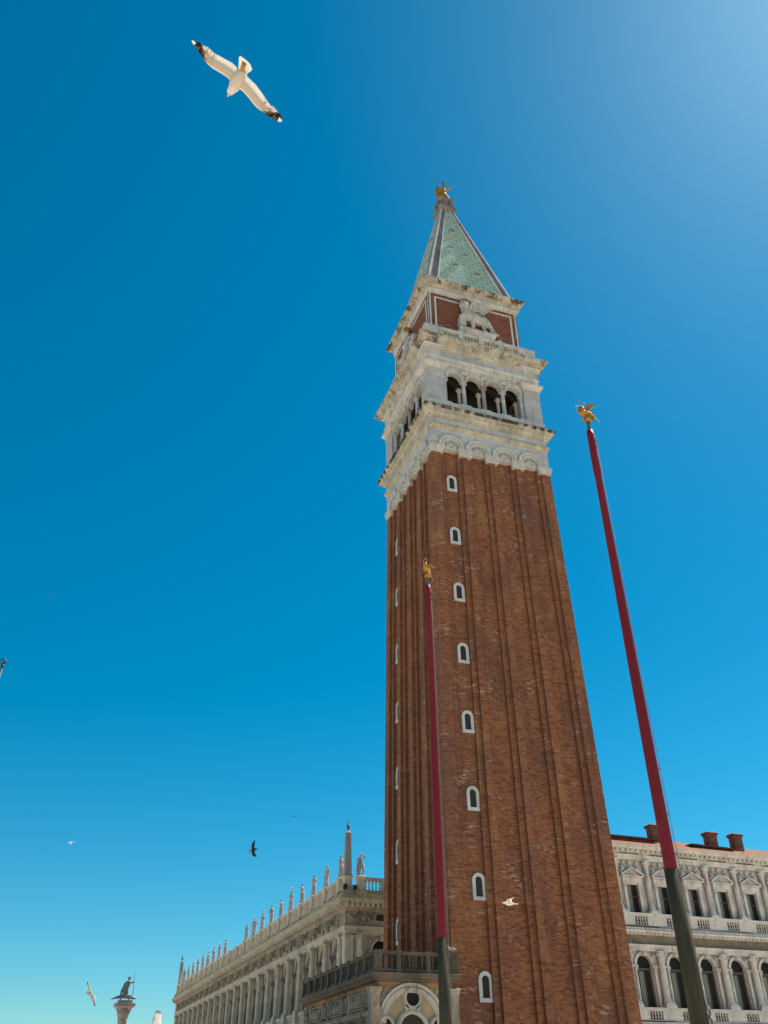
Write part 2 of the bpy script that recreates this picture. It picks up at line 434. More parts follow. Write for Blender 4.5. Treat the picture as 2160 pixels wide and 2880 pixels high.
# ================================================================== BELL TOWER
tower = thing('bell_tower', 'tall square brick bell tower with white belfry and green copper spire', 'tower')
SIDES = [0.0, -PI / 2, PI, PI / 2]     # north, east, south, west
AT, AB, ZT = 5.80, 6.40, 49.0          # half width at top and foot of the brick shaft
half = []
for cxx in (-3.9, -1.3, 1.3, 3.9):
    half += [(cxx - 1.04, 0), (cxx - 1.04, .24), (cxx - .62, .24), (cxx - .62, .46), (cxx + .62, .46), (cxx + .62, .24), (cxx + 1.04, .24), (cxx + 1.04, 0)]
prof = [(-5.80, 0)] + half
sec = []
for k in range(4):                      # counter-clockwise from the north side: N, W, S, E
    a = k * PI / 2
    for u, d in prof:
        x, y = u, -5.80 + d
        sec.append((x * math.cos(a) - y * math.sin(a), x * math.sin(a) + y * math.cos(a)))
mb = MB()
def shaft_k(z): return (AB + (AT - AB) * z / ZT) / AT
mb.rings([[(x * shaft_k(z), y * shaft_k(z), z) for x, y in sec] for z in (0, 12, 24, 36, ZT)])
put('brick_shaft', mb, M['brick'], tower)

# shaft windows: white stone frame with arched dark slit
def shaft_window(parent, k, u, zb, zt):
    zc = (zb + zt) / 2; sk = shaft_k(zc); face = (5.80 - .46) * sk
    w = .465; fr = MB(); pn = MB()
    y0, y1 = -face - .10, -face + .02
    zs = zt - w - .0
    fr.archwall(-w, w, zb + .22, zt, 0, .235, zs - .06, y0, y1)
    # rounded top of the frame: trim by building the ring instead of a square head
    fr = MB()
    fr.box(-w, -.24, y0, y1, zb + .22, zs); fr.box(.24, w, y0, y1, zb + .22, zs)
    fr.box(-w, w, y0 - .03, y1, zb, zb + .22)
    fr.arc(0, zs, .24, w, y0, y1, 10)
    pn.archfill(0, .235, zb + .24, zs, -face - .012, .02, 10)
    T = Matrix.Rotation(SIDES[k], 4, 'Z') @ Matrix.Translation((u, 0, 0))
    o = thing_part = None
    for m in (fr, pn):
        m.v = [tuple(T @ Vector(p)) for p in m.v]
    f = put('window', fr, M['frame'], parent)
    put('pane', pn, M['dark'], f)
for zt in (8.12, 13.78, 19.39, 24.83, 30.22, 35.5, 40.84, 46.23):
    shaft_window(tower, 0, -3.9 * shaft_k(zt) + .28 * (shaft_k(zt) - 1) / .09, zt - 1.66, zt)
for zt in (7.0, 12.53, 18.02, 23.6, 29.01, 34.31, 39.9, 45.2):
    shaft_window(tower, 1, -3.9 * shaft_k(zt), zt - 1.72, zt)

# marble band above the shaft
mb = MB(); mb.sq([(5.2, 48.9), (5.79, 49.0), (5.83, 51.15), (5.83, 52.45), (4.0, 52.45)])
put('marble_band', mb, M['marble'], tower)
mb = MB(); mb.sq([(5.835, 51.02), (5.90, 51.1), (5.95, 51.2), (6.03, 51.3), (6.03, 51.5), (5.835, 51.56)], cap=False)
put('string_course', mb, M['cornice'], tower)
mb = MB(); mb.sq([(5.835, 52.2), (5.9, 52.2), (5.9, 52.32), (6.03, 52.36), (6.03, 52.46), (6.2, 52.6), (6.2, 52.7), (6.38, 52.72), (6.38, 52.86), (6.5, 52.95), (6.5, 53.0), (6.6, 53.02), (6.60, 53.2), (6.05, 53.36), (5.4, 53.36)], cap=False)
put('lower_cornice', mb, M['cornice_low'], tower)
# blind shell arches and brackets
def arch_part():
    mb = MB()
    mb.arc(0, 49.1, .99, 1.24, -5.98, -5.70, 18)
    mb.arc(0, 49.1, .72, .95, -5.92, -5.70, 18)
    mb.arc(0, 49.1, .62, .70, -5.87, -5.70, 14)
    for i in range(9):                   # scallop ribs of the shell
        a = R(10 + 20 * i)
        mb.tube([(0.12 * math.cos(a), -5.84, 49.08 + .12 * math.sin(a)), (.52 * math.cos(a), -5.88, 49.08 + .52 * math.sin(a))], [.03, .085], 6)
    mb.box(-.62, .62, -5.82, -5.30, 48.78, 49.1)
    return mb.mesh('blind_arch', M['istria'])
def bracket_part():
    mb = MB()
    mb.box(-.70, .70, -6.0, -5.45, 48.78, 49.06); mb.box(-.64, .64, -5.95, -5.45, 48.6, 48.78)
    mb.box(-.56, .56, -5.9, -5.45, 48.28, 48.6)
    for sx in (-1, 1): mb.ell((sx * .55, -5.9, 48.5), (.14, .1, .16), 8, 6)
    return mb.mesh('bracket', M['istria'])
am, bm_ = arch_part(), bracket_part()
mb = MB()
for (sx, sy) in ((-1, -1), (1, -1), (1, 1), (-1, 1)):
    mb2 = MB()
    mb2.T = Matrix.Diagonal((sx, sy, 1, 1))
    mb2.box(4.56, 5.99, 4.56, 5.99, 48.78, 49.06); mb2.box(4.64, 5.93, 4.64, 5.93, 48.6, 48.78); mb2.box(4.72, 5.86, 4.72, 5.86, 48.28, 48.6)
    put('corner_bracket', mb2, M['istria'], tower)
for k, a in enumerate(SIDES):
    Rm = Matrix.Rotation(a, 4, 'Z')
    for u in (-3.9, -1.3, 1.3, 3.9):
        p = Rm @ Vector((u, 0, 0)); link('blind_arch', am, tower, p, a)
    for u in (-2.6, 0, 2.6):
        p = Rm @ Vector((u, 0, 0)); link('bracket', bm_, tower, p, a)

# belfry
mb = MB(); mb.sq([(5.7, 53.34), (5.93, 53.4), (5.93, 54.1), (5.97, 54.14), (5.97, 54.3), (5.84, 54.4), (5.0, 54.5), (5.0, 54.0)])
put('belfry_plinth', mb, M['marble'], tower)
for (sx, sy) in ((-1, -1), (1, -1), (1, 1), (-1, 1)):
    p = MB(); p.T = Matrix.Diagonal((sx, sy, 1, 1))
    p.box(4.12, 5.84, 4.12, 5.84, 54.3, 58.2)
    p.box(4.08, 5.89, 4.08, 5.89, 54.3, 54.55)
    p.box(4.06, 5.92, 4.06, 5.92, 58.2, 58.32)
    put('corner_pier', p, M['pier'], tower)
    q = MB(); q.T = Matrix.Diagonal((sx, sy, 1, 1))
    q.rings([[(4.15 - a, 4.15 - a, z), (5.84 + a, 4.15 - a, z), (5.84 + a, 5.84 + a, z), (4.15 - a, 5.84 + a, z)] for a, z in ((.06, 58.322), (.02, 58.4), (.05, 58.55), (.18, 58.62), (.22, 58.75), (.38, 58.86), (.38, 59.05), (.1, 59.12))])
    put('pier_cap', q, M['istria'], tower)
ARX = (-3.075, -1.025, 1.025, 3.075)
def arcade(outer=True):
    mb = MB(); hw = .74; zs = 57.72
    for (y0, y1) in ((-5.68, -5.12),) if outer else ((-4.55, -4.15),):
        for i, x in enumerate(ARX):
            x0 = x - 1.025; x1 = x + 1.025
            pts = [(x0, zs)] + [(x - hw * math.cos(PI * j / 14), zs + hw * math.sin(PI * j / 14)) for j in range(15)] + [(x1, zs)]
            vs = []; fs = []
            for xx, zz in pts: vs += [(xx, y0, zz), (xx, y0, 59.5), (xx, y1, 59.5), (xx, y1, zz)]
            for j in range(len(pts) - 1):
                o = j * 4; fs += [(o, o + 4, o + 5, o + 1), (o + 2, o + 6, o + 7, o + 3), (o + 3, o + 7, o + 4, o)]
            mb.add(vs, fs)
            if y0 < -5: 
                mb.arc(x, zs, hw - .02, hw + .20, y0 - .10, y0 + .05, 16)
                mb.arc(x, zs, hw + .10, hw + .2, y0 - .15, y0 - .05, 16)
    return mb.mesh('arcade', M['istria']) if outer else mb.mesh('inner_arcade', M['dark'])  # inner arcade coloured near black to stand for belfry shade
def belfry_col(front):
    mb = MB(); y = -5.42 if front else -4.35
    column(mb, 0, y, 54.5, 57.72, .21 if front else .17, 12, .5, True)
    return mb
acm = arcade(); aci = arcade(False)
cols = [belfry_col(True).mesh('column', M['marble']), belfry_col(True).mesh('column', M['granite'])]
cin = belfry_col(False).mesh('inner_column', M['istria'])
hm = MB()
hm.ell((0, -5.74, 58.92), (.24, .2, .27)); hm.ell((0, -5.92, 58.84), (.11, .1, .1)); hm.ell((0, -5.9, 58.7), (.12, .1, .07))
for sx in (-1, 1):
    hm.ell((sx * .19, -5.76, 59.12), (.07, .08, .08)); hm.ell((sx * .2, -5.76, 58.8), (.1, .1, .16))
hm.v = [(x * 1.15, y - .03, 58.62 + (z - 58.92) * 1.1) for x, y, z in hm.v]
headm = hm.fused('lion_mask', M['istria'], .035)
sl = MB()
sl.box(-4.1, 4.1, -5.72, -4.1, 54.42, 54.5)
for x in (-2.05, 0, 2.05, -4.0, 4.0): sl.box(x - .5, x + .5, -5.80, -5.05, 54.44, 54.6)
slm = sl.mesh('sill', M['marble'])
for k, a in enumerate(SIDES):
    Rm = Matrix.Rotation(a, 4, 'Z')
    link('arcade', acm, tower, None, a); link('inner_arcade', aci, tower, None, a)
    link('sill', slm, tower, None, a)
    for i, u in enumerate((-4.0, -2.05, 0, 2.05, 4.0)):
        link('column', cols[1 if i == 2 else 0], tower, Rm @ Vector((u, 0, 0)), a)
        link('inner_column', cin, tower, Rm @ Vector((u, 0, 0)), a)
    for u in (-2.05, 0, 2.05):
        link('lion_mask', headm, tower, Rm @ Vector((u, 0, 0)), a)
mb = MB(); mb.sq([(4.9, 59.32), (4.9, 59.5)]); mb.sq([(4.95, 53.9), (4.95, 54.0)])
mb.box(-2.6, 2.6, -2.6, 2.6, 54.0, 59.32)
put('bell_chamber', mb, M['dark'], tower)  # near-black colour stands in for the unlit chamber
# entablature of the belfry
mb = MB(); mb.sq([(5.72, 59.2), (5.86, 59.3), (5.86, 59.5), (5.92, 59.52), (5.92, 59.72), (5.98, 59.78), (6.02, 59.92), (5.84, 60.0)], cap=False)
put('architrave', mb, M['istria'], tower)
mb = MB(); mb.sq([(5.84, 59.95), (5.84, 61.0), (5.0, 61.0)], cap=False)
put('frieze', mb, M['marble'], tower)
mb = MB(); mb.sq([(5.845, 60.85), (5.93, 60.88), (5.93, 61.02), (6.05, 61.1), (6.05, 61.22), (6.22, 61.3), (6.22, 61.44), (6.5, 61.48), (6.5, 61.68), (6.62, 61.74), (6.7, 61.84), (6.7, 61.9), (6.81, 61.92), (6.81, 62.11), (6.1, 62.3), (5.0, 62.3)], cap=False)
put('upper_cornice', mb, M['cornice_up'], tower)
for (sx, sy) in ((-1, -1), (1, -1), (1, 1), (-1, 1)):     # the entablature breaks forward over each corner pier
    q = MB(); q.T = Matrix.Diagonal((sx, sy, 1, 1))
    q.rings([[(4.4 - a, 4.4 - a, z), (5.9 + a, 4.4 - a, z), (5.9 + a, 5.9 + a, z), (4.4 - a, 5.9 + a, z)] for a, z in ((0, 59.98), (0, 60.9), (.1, 61.0), (.12, 61.12), (.3, 61.26))])
    put('frieze_block', q, M['istria'], tower)
# parapet with baluster rows
PX = (-3.22, -1.07, 1.07, 3.22)
mb = MB(); mb.sq([(5.96, 62.28), (5.96, 62.75), (5.3, 62.75)], cap=False)
mb.sq([(5.5, 63.60), (5.97, 63.60), (6.0, 63.68), (6.0, 64.0), (5.92, 64.08), (5.5, 64.08), (5.5, 63.60)], cap=False)
put('parapet_rails', mb, M['istria'], tower)
pr = MB(); xs = [-5.94] + [v for c_ in PX for v in (c_ - .80, c_ + .80)] + [5.94]
prm = []
for i in range(0, len(xs), 2):
    pr = MB(); pr.box(xs[i], xs[i + 1], -5.945, -5.55, 62.75, 63.6)
    if 0 < i < len(xs) - 2: pr.box((xs[i] + xs[i + 1]) / 2 - .22, (xs[i] + xs[i + 1]) / 2 + .22, -6.02, -5.5, 62.7, 64.18)
    prm.append(pr.mesh('parapet_block', M['istria']))
br = MB()
for i in range(5): baluster(br, -.64 + .32 * i, -5.75, 62.75, 63.6, .095)
brm = br.mesh('baluster_row', M['istria'])
for a in SIDES:
    Rm = Matrix.Rotation(a, 4, 'Z')
    for q in prm: link('parapet_block', q, tower, None, a)
    for u in PX: link('baluster_row', brm, tower, Rm @ Vector((u, 0, 0)), a)
# attic
mb = MB(); mb.sq([(4.95, 62.2), (4.95, 70.2)])
put('attic_wall', mb, M['attic_brick'], tower)
fm = MB()
for sx in (-1, 1):
    fm.box(sx * 4.74, sx * 4.99, -4.99, -4.9, 62.3, 70.05)
    fm.box(sx * 4.17, sx * 4.36, -5.02, -4.9, 62.3, 69.45)
fm.box(-4.17, 4.17, -5.02, -4.9, 69.28, 69.45)
fmm = fm.mesh('panel_frame', M['frame'])
for a in SIDES: link('panel_frame', fmm, tower, None, a)
mb = MB(); mb.sq([(4.96, 69.95), (5.06, 70.0), (5.06, 70.3), (5.12, 70.34), (5.12, 70.62), (5.02, 70.66), (5.02, 70.85)], cap=False)
put('attic_architrave', mb, M['istria'], tower)
mb = MB(); mb.sq([(5.03, 70.72), (5.1, 70.76), (5.1, 70.88), (5.26, 70.96), (5.26, 71.06), (5.52, 71.1), (5.52, 71.24), (5.68, 71.28), (5.68, 71.32), (5.8, 71.34), (5.80, 71.5), (5.2, 71.62), (4.0, 71.62)], cap=False)
put('attic_cornice', mb, M['cornice_attic'], tower)
# spire
Z0, Z1, A0, A1 = 71.55, 91.4, 4.93, .62
mb = MB(); mb.sq([(A0, Z0), (A1, Z1)])
put('copper_spire', mb, M['copper'], tower)
def spire_pt(u, z, out):                 # north slope; u across, out = distance off the slope
    tt = (z - Z0) / (Z1 - Z0); a = A0 + (A1 - A0) * tt
    return (u, -a - out, z)
def rib_strip(mb, d0, d1, thick, sgn):
    rs = []
    for i in range(9):
        tt = i / 8; z = Z0 + (Z1 - Z0) * tt; a = A0 + (A1 - A0) * tt
        k = 1.12 + (.50 - 1.12) * tt
        ua, ub = sgn * (a - d0 * k), sgn * (a - d1 * k)
        rs.append([(ua, -a - thick, z), (ub, -a - thick, z), (ub, -a + .1, z), (ua, -a + .1, z)])
    mb.rings(rs)
ribl, ribw = MB(), MB()
for sgn in (-1, 1):
    rib_strip(ribl, -.04, .84, .10, sgn)
    rib_strip(ribw, .84, 1.0, .16, sgn)
    rib_strip(ribw, -.10, .12, .14, sgn)
rl, rw = ribl.mesh('spire_rib', M['lead']), ribw.mesh('rib_moulding', M['frame'])
for a in SIDES:
    o = link('spire_rib', rl, tower, None, a); link('rib_moulding', rw, o)
for u, z in ((-1.0, 81.2), (.75, 80.3), (-1.0, 77.2), (1.55, 76.4), (-.15, 85.6)):
    p = Vector(spire_pt(u, z, 0)); hat = MB()
    hat.box(u - .36, u + .36, p.y - .16, p.y + .3, z - .02, z + .05)
    for sx in (-1, 1): hat.box(u + sx * .30, u + sx * .36, p.y - .14, p.y + .3, z - .5, z - .02)
    hat.box(u - .36, u + .36, p.y - .26, p.y + .3, z - .56, z - .5)
    hat.m = 1; hat.box(u - .30, u + .30, p.y - .08, p.y + .3, z - .5, z - .02)  # dark fill: hatch opening with its shadow painted in
    hatm = hat.mesh('copper_hatch', [M['copper'], M['lead_dark']])
    for a in SIDES[:2]: link('copper_hatch', hatm, tower, None, a)
mb = MB(); mb.sq([(.66, 90.0), (.90, 91.0), (1.15, 91.15), (1.15, 91.4), (.85, 91.5), (.78, 92.7), (.95, 92.85), (1.05, 92.9), (1.05, 93.15), (.5, 93.3)])
for a in SIDES:
    mb.T = Matrix.Rotation(a, 4, 'Z')
    mb.box(-.5, -.3, -.98, -.6, 91.5, 92.8); mb.box(.3, .5, -.98, -.6, 91.5, 92.8)
put('spire_cap', mb, M['lead_dark'], tower)

# winged lion reliefs on the attic
def lion_mesh(mat):
    b = MB()
    b.tube([(-.75, -5.25, 67.0), (-.2, -5.25, 66.95), (.5, -5.22, 66.85), (1.05, -5.2, 66.9)], [.62, .62, .50, .55], 12)
    b.ell((-.95, -5.35, 67.3), (.62, .5, .9)); b.ell((1.15, -5.2, 66.85), (.5, .38, .6))
    b.ell((-1.2, -5.62, 68.1), (.36, .40, .42)); b.ell((-1.15, -5.36, 67.95), (.55, .36, .68))       # head
    for q in range(14):                  # locks of the mane
        a_ = R(-60 + 300 * q / 13 - 60)
        b.tube([(-1.17 + .42 * math.cos(a_), -5.58, 68.05 + .45 * math.sin(a_)), (-1.15 + .66 * math.cos(a_), -5.42, 67.92 + .74 * math.sin(a_))], [.13, .10], 6)
    b.ell((-1.26, -5.98, 67.98), (.17, .2, .15)); b.ell((-1.26, -5.98, 67.8), (.13, .13, .06))
    for sx in (-1, 1): b.ell((-1.24 + sx * .17, -5.93, 68.22), (.11, .1, .07))
    for sx in (-1, 1): b.ell((-1.2 + sx * .36, -5.6, 68.55), (.11, .1, .14))
    b.tube([(-1.35, -5.45, 67.0), (-1.7, -5.6, 66.6), (-1.85, -5.65, 66.45)], [.27, .2, .2], 8)
    b.tube([(-.55, -5.45, 66.9), (-.5, -5.5, 66.2), (-.5, -5.55, 65.6)], [.3, .2, .2], 8); b.ell((-.55, -5.7, 65.55), (.22, .26, .12))
    b.tube([(.95, -5.3, 66.7), (.72, -5.35, 66.25), (.98, -5.35, 65.55)], [.36, .2, .16], 8); b.ell((.88, -5.5, 65.5), (.2, .24, .1))
    b.tube([(1.3, -5.25, 66.8), (1.75, -5.28, 66.2), (1.65, -5.3, 65.95), (1.95, -5.3, 65.45)], [.38, .22, .17, .16], 8); b.ell((1.85, -5.45, 65.42), (.2, .24, .1))
    b.tube([(1.5, -5.2, 67.1), (1.85, -5.2, 66.7), (2.05, -5.2, 66.1), (2.4, -5.2, 65.75), (2.6, -5.2, 65.75)], [.11, .09, .08, .09, .14], 8)
    b.box(-2.0, -1.3, -5.75, -5.1, 65.5, 66.45); b.box(-1.96, -1.66, -5.82, -5.7, 65.55, 66.4)
    b.v = [(x, y, 65.4 + (z - 65.4) * 1.18) for x, y, z in b.v]
    return b.fused('lion_relief', mat, .05)
def lion_wing():
    b = MB()
    n = 8
    for i in range(n):
        f = i / (n - 1)
        tip = (2.0 - 1.15 * f, 68.55 - 1.15 * f ** 1.3)
        root = (-.6 + .12 * f, 68.25 - .95 * f)
        mid = ((root[0] + tip[0]) / 2 - .1, (root[1] + tip[1]) / 2 + .22)
        b.tube([(root[0], -5.50, root[1]), (mid[0], -5.56 + .02 * f, mid[1]), (tip[0], -5.30, tip[1])], [.075, .095, .045], 6)
    b.tube([(-.62, -5.52, 67.3), (-.72, -5.6, 67.9), (-.5, -5.58, 68.4), (.2, -5.5, 68.62)], [.12, .16, .15, .08], 8)
    b.poly([(-.65, 68.3), (.3, 68.5), (1.6, 68.45), (1.1, 68.0), (.5, 67.45), (-.45, 67.35)], -5.36, -5.0)
    b.v = [(x * 1.05 + .1, y - .12, 65.75 + (z - 65.4) * 1.1) for x, y, z in b.v]
    return b.mesh('wing', M['relief'])
lm = lion_mesh(M['relief']); wm = lion_wing()
halo = MB(); halo.disc(-.86, 69.2, .82, -5.28, -5.12, 22)
for i in range(22):
    a = 2 * PI * i / 22
    halo.ell((-.86 + .68 * math.cos(a), -5.3, 69.2 + .68 * math.sin(a)), (.12, .07, .12), 6, 4)
ped = MB(); ped.rect([(-.25, 64.5), (-.1, 64.8), (-.05, 65.0), (.05, 65.1), (.05, 65.3), (0, 65.42)], -1.95, 2.0, -5.62, -4.9)
o = link('lion_relief', lm, tower); link('wing', wm, o); put('halo', halo, M['gold'], o); put('pedestal', ped, M['istria'], o)
# seated crowned figure between two lions on the east attic
b = MB(); T = Matrix.Rotation(-PI / 2, 4, 'Z'); b.T = T
b.ell((0, -5.4, 66.6), (.75, .55, .55)); b.tube([(0, -5.3, 66.6), (0, -5.3, 67.6), (0, -5.35, 68.0)], [.6, .48, .3], 10)
b.ell((0, -5.45, 68.5), (.28, .3, .36)); b.tube([(-.3, -5.5, 66.4), (-.35, -5.6, 65.5)], [.35, .4], 8); b.tube([(.3, -5.5, 66.4), (.35, -5.6, 65.5)], [.35, .4], 8)
b.tube([(-.4, -5.4, 67.7), (-.85, -5.6, 67.2), (-.9, -5.6, 67.9)], [.18, .15, .1], 8); b.tube([(.4, -5.4, 67.7), (.9, -5.5, 67.0)], [.18, .12], 8)
for sx in (-1, 1):
    b.ell((sx * 1.35, -5.35, 65.9), (.7, .42, .5)); b.ell((sx * 1.95, -5.5, 66.2), (.35, .38, .42)); b.tube([(sx * 1.7, -5.5, 65.8), (sx * 2.0, -5.6, 65.3)], [.2, .16], 8)
b.box(-2.2, 2.2, -5.5, -4.9, 65.0, 65.3)
o = link('figure_relief', b.fused('figure_relief', M['relief'], .06), tower)
cw = MB(); cw.T = T; cw.lathe([(.2, 68.72), (.34, 68.78), (.36, 68.95), (.42, 69.15), (.2, 69.1)], 0, -5.42, 10); put('crown', cw, M['gold'], o)

# gilded angel
ang = thing('angel_statue', 'gilded angel statue with raised wings on the very tip of the green spire', 'statue', (0, 0, 93.28), R(-14))
b = MB()
b.lathe([(.62, 0), (.5, .25), (.45, .8), (.40, 1.4), (.34, 1.9), (.38, 2.35), (.40, 2.7), (.2, 2.95), (.13, 3.05)], 0, 0, 12)
b.ell((0, -.05, 3.3), (.22, .24, .3)); b.tube([(.35, 0, 2.75), (.8, -.2, 2.9), (1.2, -.3, 3.3), (1.35, -.3, 3.55)], [.16, .13, .10, .12], 8)
b.tube([(-.35, 0, 2.7), (-.6, -.3, 2.2), (-.25, -.5, 2.0)], [.16, .13, .11], 8); b.tube([(.1, -.3, 1.5), (.4, -.45, .6), (.55, -.3, 0.05)], [.25, .3, .3], 8)
b.v = [(x * 1.25, y * 1.25, z) for x, y, z in b.v]
link('robed_body', b.fused('robed_body', M['gold'], .06), ang)
w = MB(); w.poly([(-.3, 2.7), (-.5, 3.2), (-.78, 3.6), (-1.08, 3.62), (-1.22, 3.3), (-1.22, 2.5), (-1.14, 1.7), (-1.0, 1.2), (-.8, 1.15), (-.6, 1.5), (-.35, 2.1)], .0, .5)
put('wing', w, M['gold'], ang)
w = MB(); w.T = Matrix.Translation((.15, .1, 0)) @ Matrix.Rotation(R(80), 4, 'Z'); w.poly([(-.2, 2.5), (-.3, 3.6), (-.2, 4.6), (.05, 4.9), (.35, 4.7), (.5, 3.8), (.5, 2.6), (.3, 1.7), (0, 2.0)], -.2, .2)
put('wing', w, M['gold'], ang)

ang.scale = (.74, .74, 1.0)
# ================================================================== FLAGPOLES
def flagpole(loc, label, rz):
    t = thing('flagpole', label, 'flagpole', loc, 0, 'red flagpoles with gilded winged lions')
    m = MB(); m.lathe([(1.5, 0), (1.5, .35), (1.2, .4), (1.15, .9), (.8, 1.2), (.7, 2.2), (.85, 2.4), (.5, 2.7), (.3, 2.9)], 0, 0, 18); put('pedestal', m, M['bronze'], t)
    m = MB(); m.lathe([(.235, 2.8), (.222, 4.5), (.192, 6.83), (.16, 6.84)], 0, 0, 16); put('lower_shaft', m, M['olive'], t)
    m = MB(); m.lathe([(.165, 6.82), (.178, 6.86), (.170, 9), (.154, 14), (.120, 20.3), (.138, 20.35), (.138, 21.2), (.132, 22.2), (.12, 22.42), (.05, 22.44)], 0, 0, 16)
    put('upper_shaft', m, M['red'], t)
    m = MB(); m.lathe([(.10, 22.42), (.085, 22.5), (.06, 22.72), (.075, 22.75), (.06, 22.8), (.09, 22.84)], 0, 0, 12); put('spindle', m, M['bronze'], t)
    m = MB(); m.lathe([(.16 * math.cos(R(a)), 22.99 + .16 * math.sin(R(a))) for a in range(-85, 86, 10)], 0, 0, 18); put('gilded_ball', m, M['gold'], t)
    # the little winged lion: striding, head to local -X
    b = MB()
    b.tube([(-.16, 0, 23.32), (.02, 0, 23.30), (.2, 0, 23.22)], [.12, .10, .10], 10)
    b.ell((-.2, 0, 23.5), (.15, .14, .17)); b.ell((-.28, 0, 23.46), (.07, .07, .06))
    b.ell((-.2, 0, 23.36), (.15, .13, .15))
    b.tube([(-.2, -.06, 23.3), (-.36, -.07, 23.34), (-.42, -.07, 23.42)], [.06, .045, .05], 6)
    b.tube([(-.16, .07, 23.25), (-.24, .07, 23.14), (-.22, .07, 23.08)], [.07, .05, .05], 6)
    b.tube([(.18, -.06, 23.2), (.12, -.06, 23.08), (.05, -.06, 23.1)], [.09, .06, .05], 6)
    b.tube([(.2, .06, 23.2), (.28, .06, 23.08), (.24, .06, 22.98)], [.09, .06, .05], 6)
    b.tube([(.26, 0, 23.2), (.36, 0, 23.02), (.44, 0, 22.92), (.5, 0, 22.86)], [.045, .03, .03, .045], 6)
    b.v = [(x * .82, y * .9, z) for x, y, z in b.v]
    li = link('winged_lion', b.fused('winged_lion', M['gold'], .022), t, None, rz)
    for sy in (-1, 1):
        w = MB()
        w.poly([(-.1, 23.38), (-.08, 23.56), (.05, 23.62), (.22, 23.58), (.42, 23.46), (.28, 23.42), (.12, 23.36), (.02, 23.3)], -.018, .018)
        w.v = [(x * .8 + .02, sy * (.09 + .35 * max(0, x + .1)) + y, z) for x, y, z in w.v]
        put('wing', w, M['gold'], li)
    h = MB(); h.T = Matrix.Translation((-.14, 0, 23.78))
    h.tube([(.11 * math.cos(2 * PI * i / 20), -.03 * math.cos(2 * PI * i / 20), .11 * math.sin(2 * PI * i / 20)) for i in range(21)], .012, 6); put('halo', h, M['gold'], li)
    s_ = MB(); s_.tube([(-.34, -.06, 23.40), (-.36, -.06, 23.70)], [.014, .006], 5); put('sword', s_, M['gold'], li)
    rp = MB(); cd = Vector((0.94, -.33, 0))
    for off, zt in ((.225, 22.2), (.245, 21.6)):
        p = cd * off + Vector((-.33, -.94, 0)) * .05
        rp.tube([(p.x * .9, p.y * .9, 1.6), (p.x, p.y, 6.8), (p.x * .80, p.y * .80, 14), (p.x * .63, p.y * .63, zt)], .0065, 5)
    for z in (22.05, 21.75, 9.6, 8.3): rp.box(cd.x * .12 - .015, cd.x * .25, cd.y * .25 - .015, cd.y * .12 + .015, z, z + .03)
    put('halyard', rp, M['rope'], t)
    kn = MB()
    for i, (dx, dz) in enumerate(((0, 0), (.03, .12), (-.02, .24), (.04, -.1))):
        q = cd * (.27 + dx); kn.ell((q.x, q.y - .02, 3.35 + dz), (.035, .035, .09), 6, 4)
    put('rope_coil', kn, M['rope'], t)
    return t
flagpole((-13.58, -38.5, 0), 'tall red flagpole with gilded winged lion standing against blue sky, right of the bell tower', R(-24))
flagpole((-15.02, -25.62, 0), 'red flagpole with gilded winged lion standing in front of the brick bell tower', R(28))
# iron mast at the left edge
m = MB()
mast = thing('iron_mast', 'thin dark iron mast with open ring finial at the left edge', 'mast', (-32.53, -29.48, 0))
m.lathe([(.07, 0), (.05, 6), (.032, 13.3), (.03, 14.02)], 0, 0, 8); put('mast_pole', m, M['iron'], mast)
m = MB(); m.ell((0, 0, 14.0), (.06, .075, .085), 10, 8); put('knob', m, M['iron'], mast)
m = MB()
for ax in range(3):
    pts = []
    for i in range(21):
        a = 2 * PI * i / 20; ca, sa = .10 * math.cos(a), .10 * math.sin(a)
        pts.append((ca, 0, 14.18 + sa) if ax == 0 else ((0, ca, 14.18 + sa) if ax == 1 else (ca, sa, 14.18)))
    m.tube(pts, .013, 5)
m.tube([(0, 0, 14.0), (0, 0, 14.29)], .014, 5); put('ring_globe', m, M['iron'], mast)

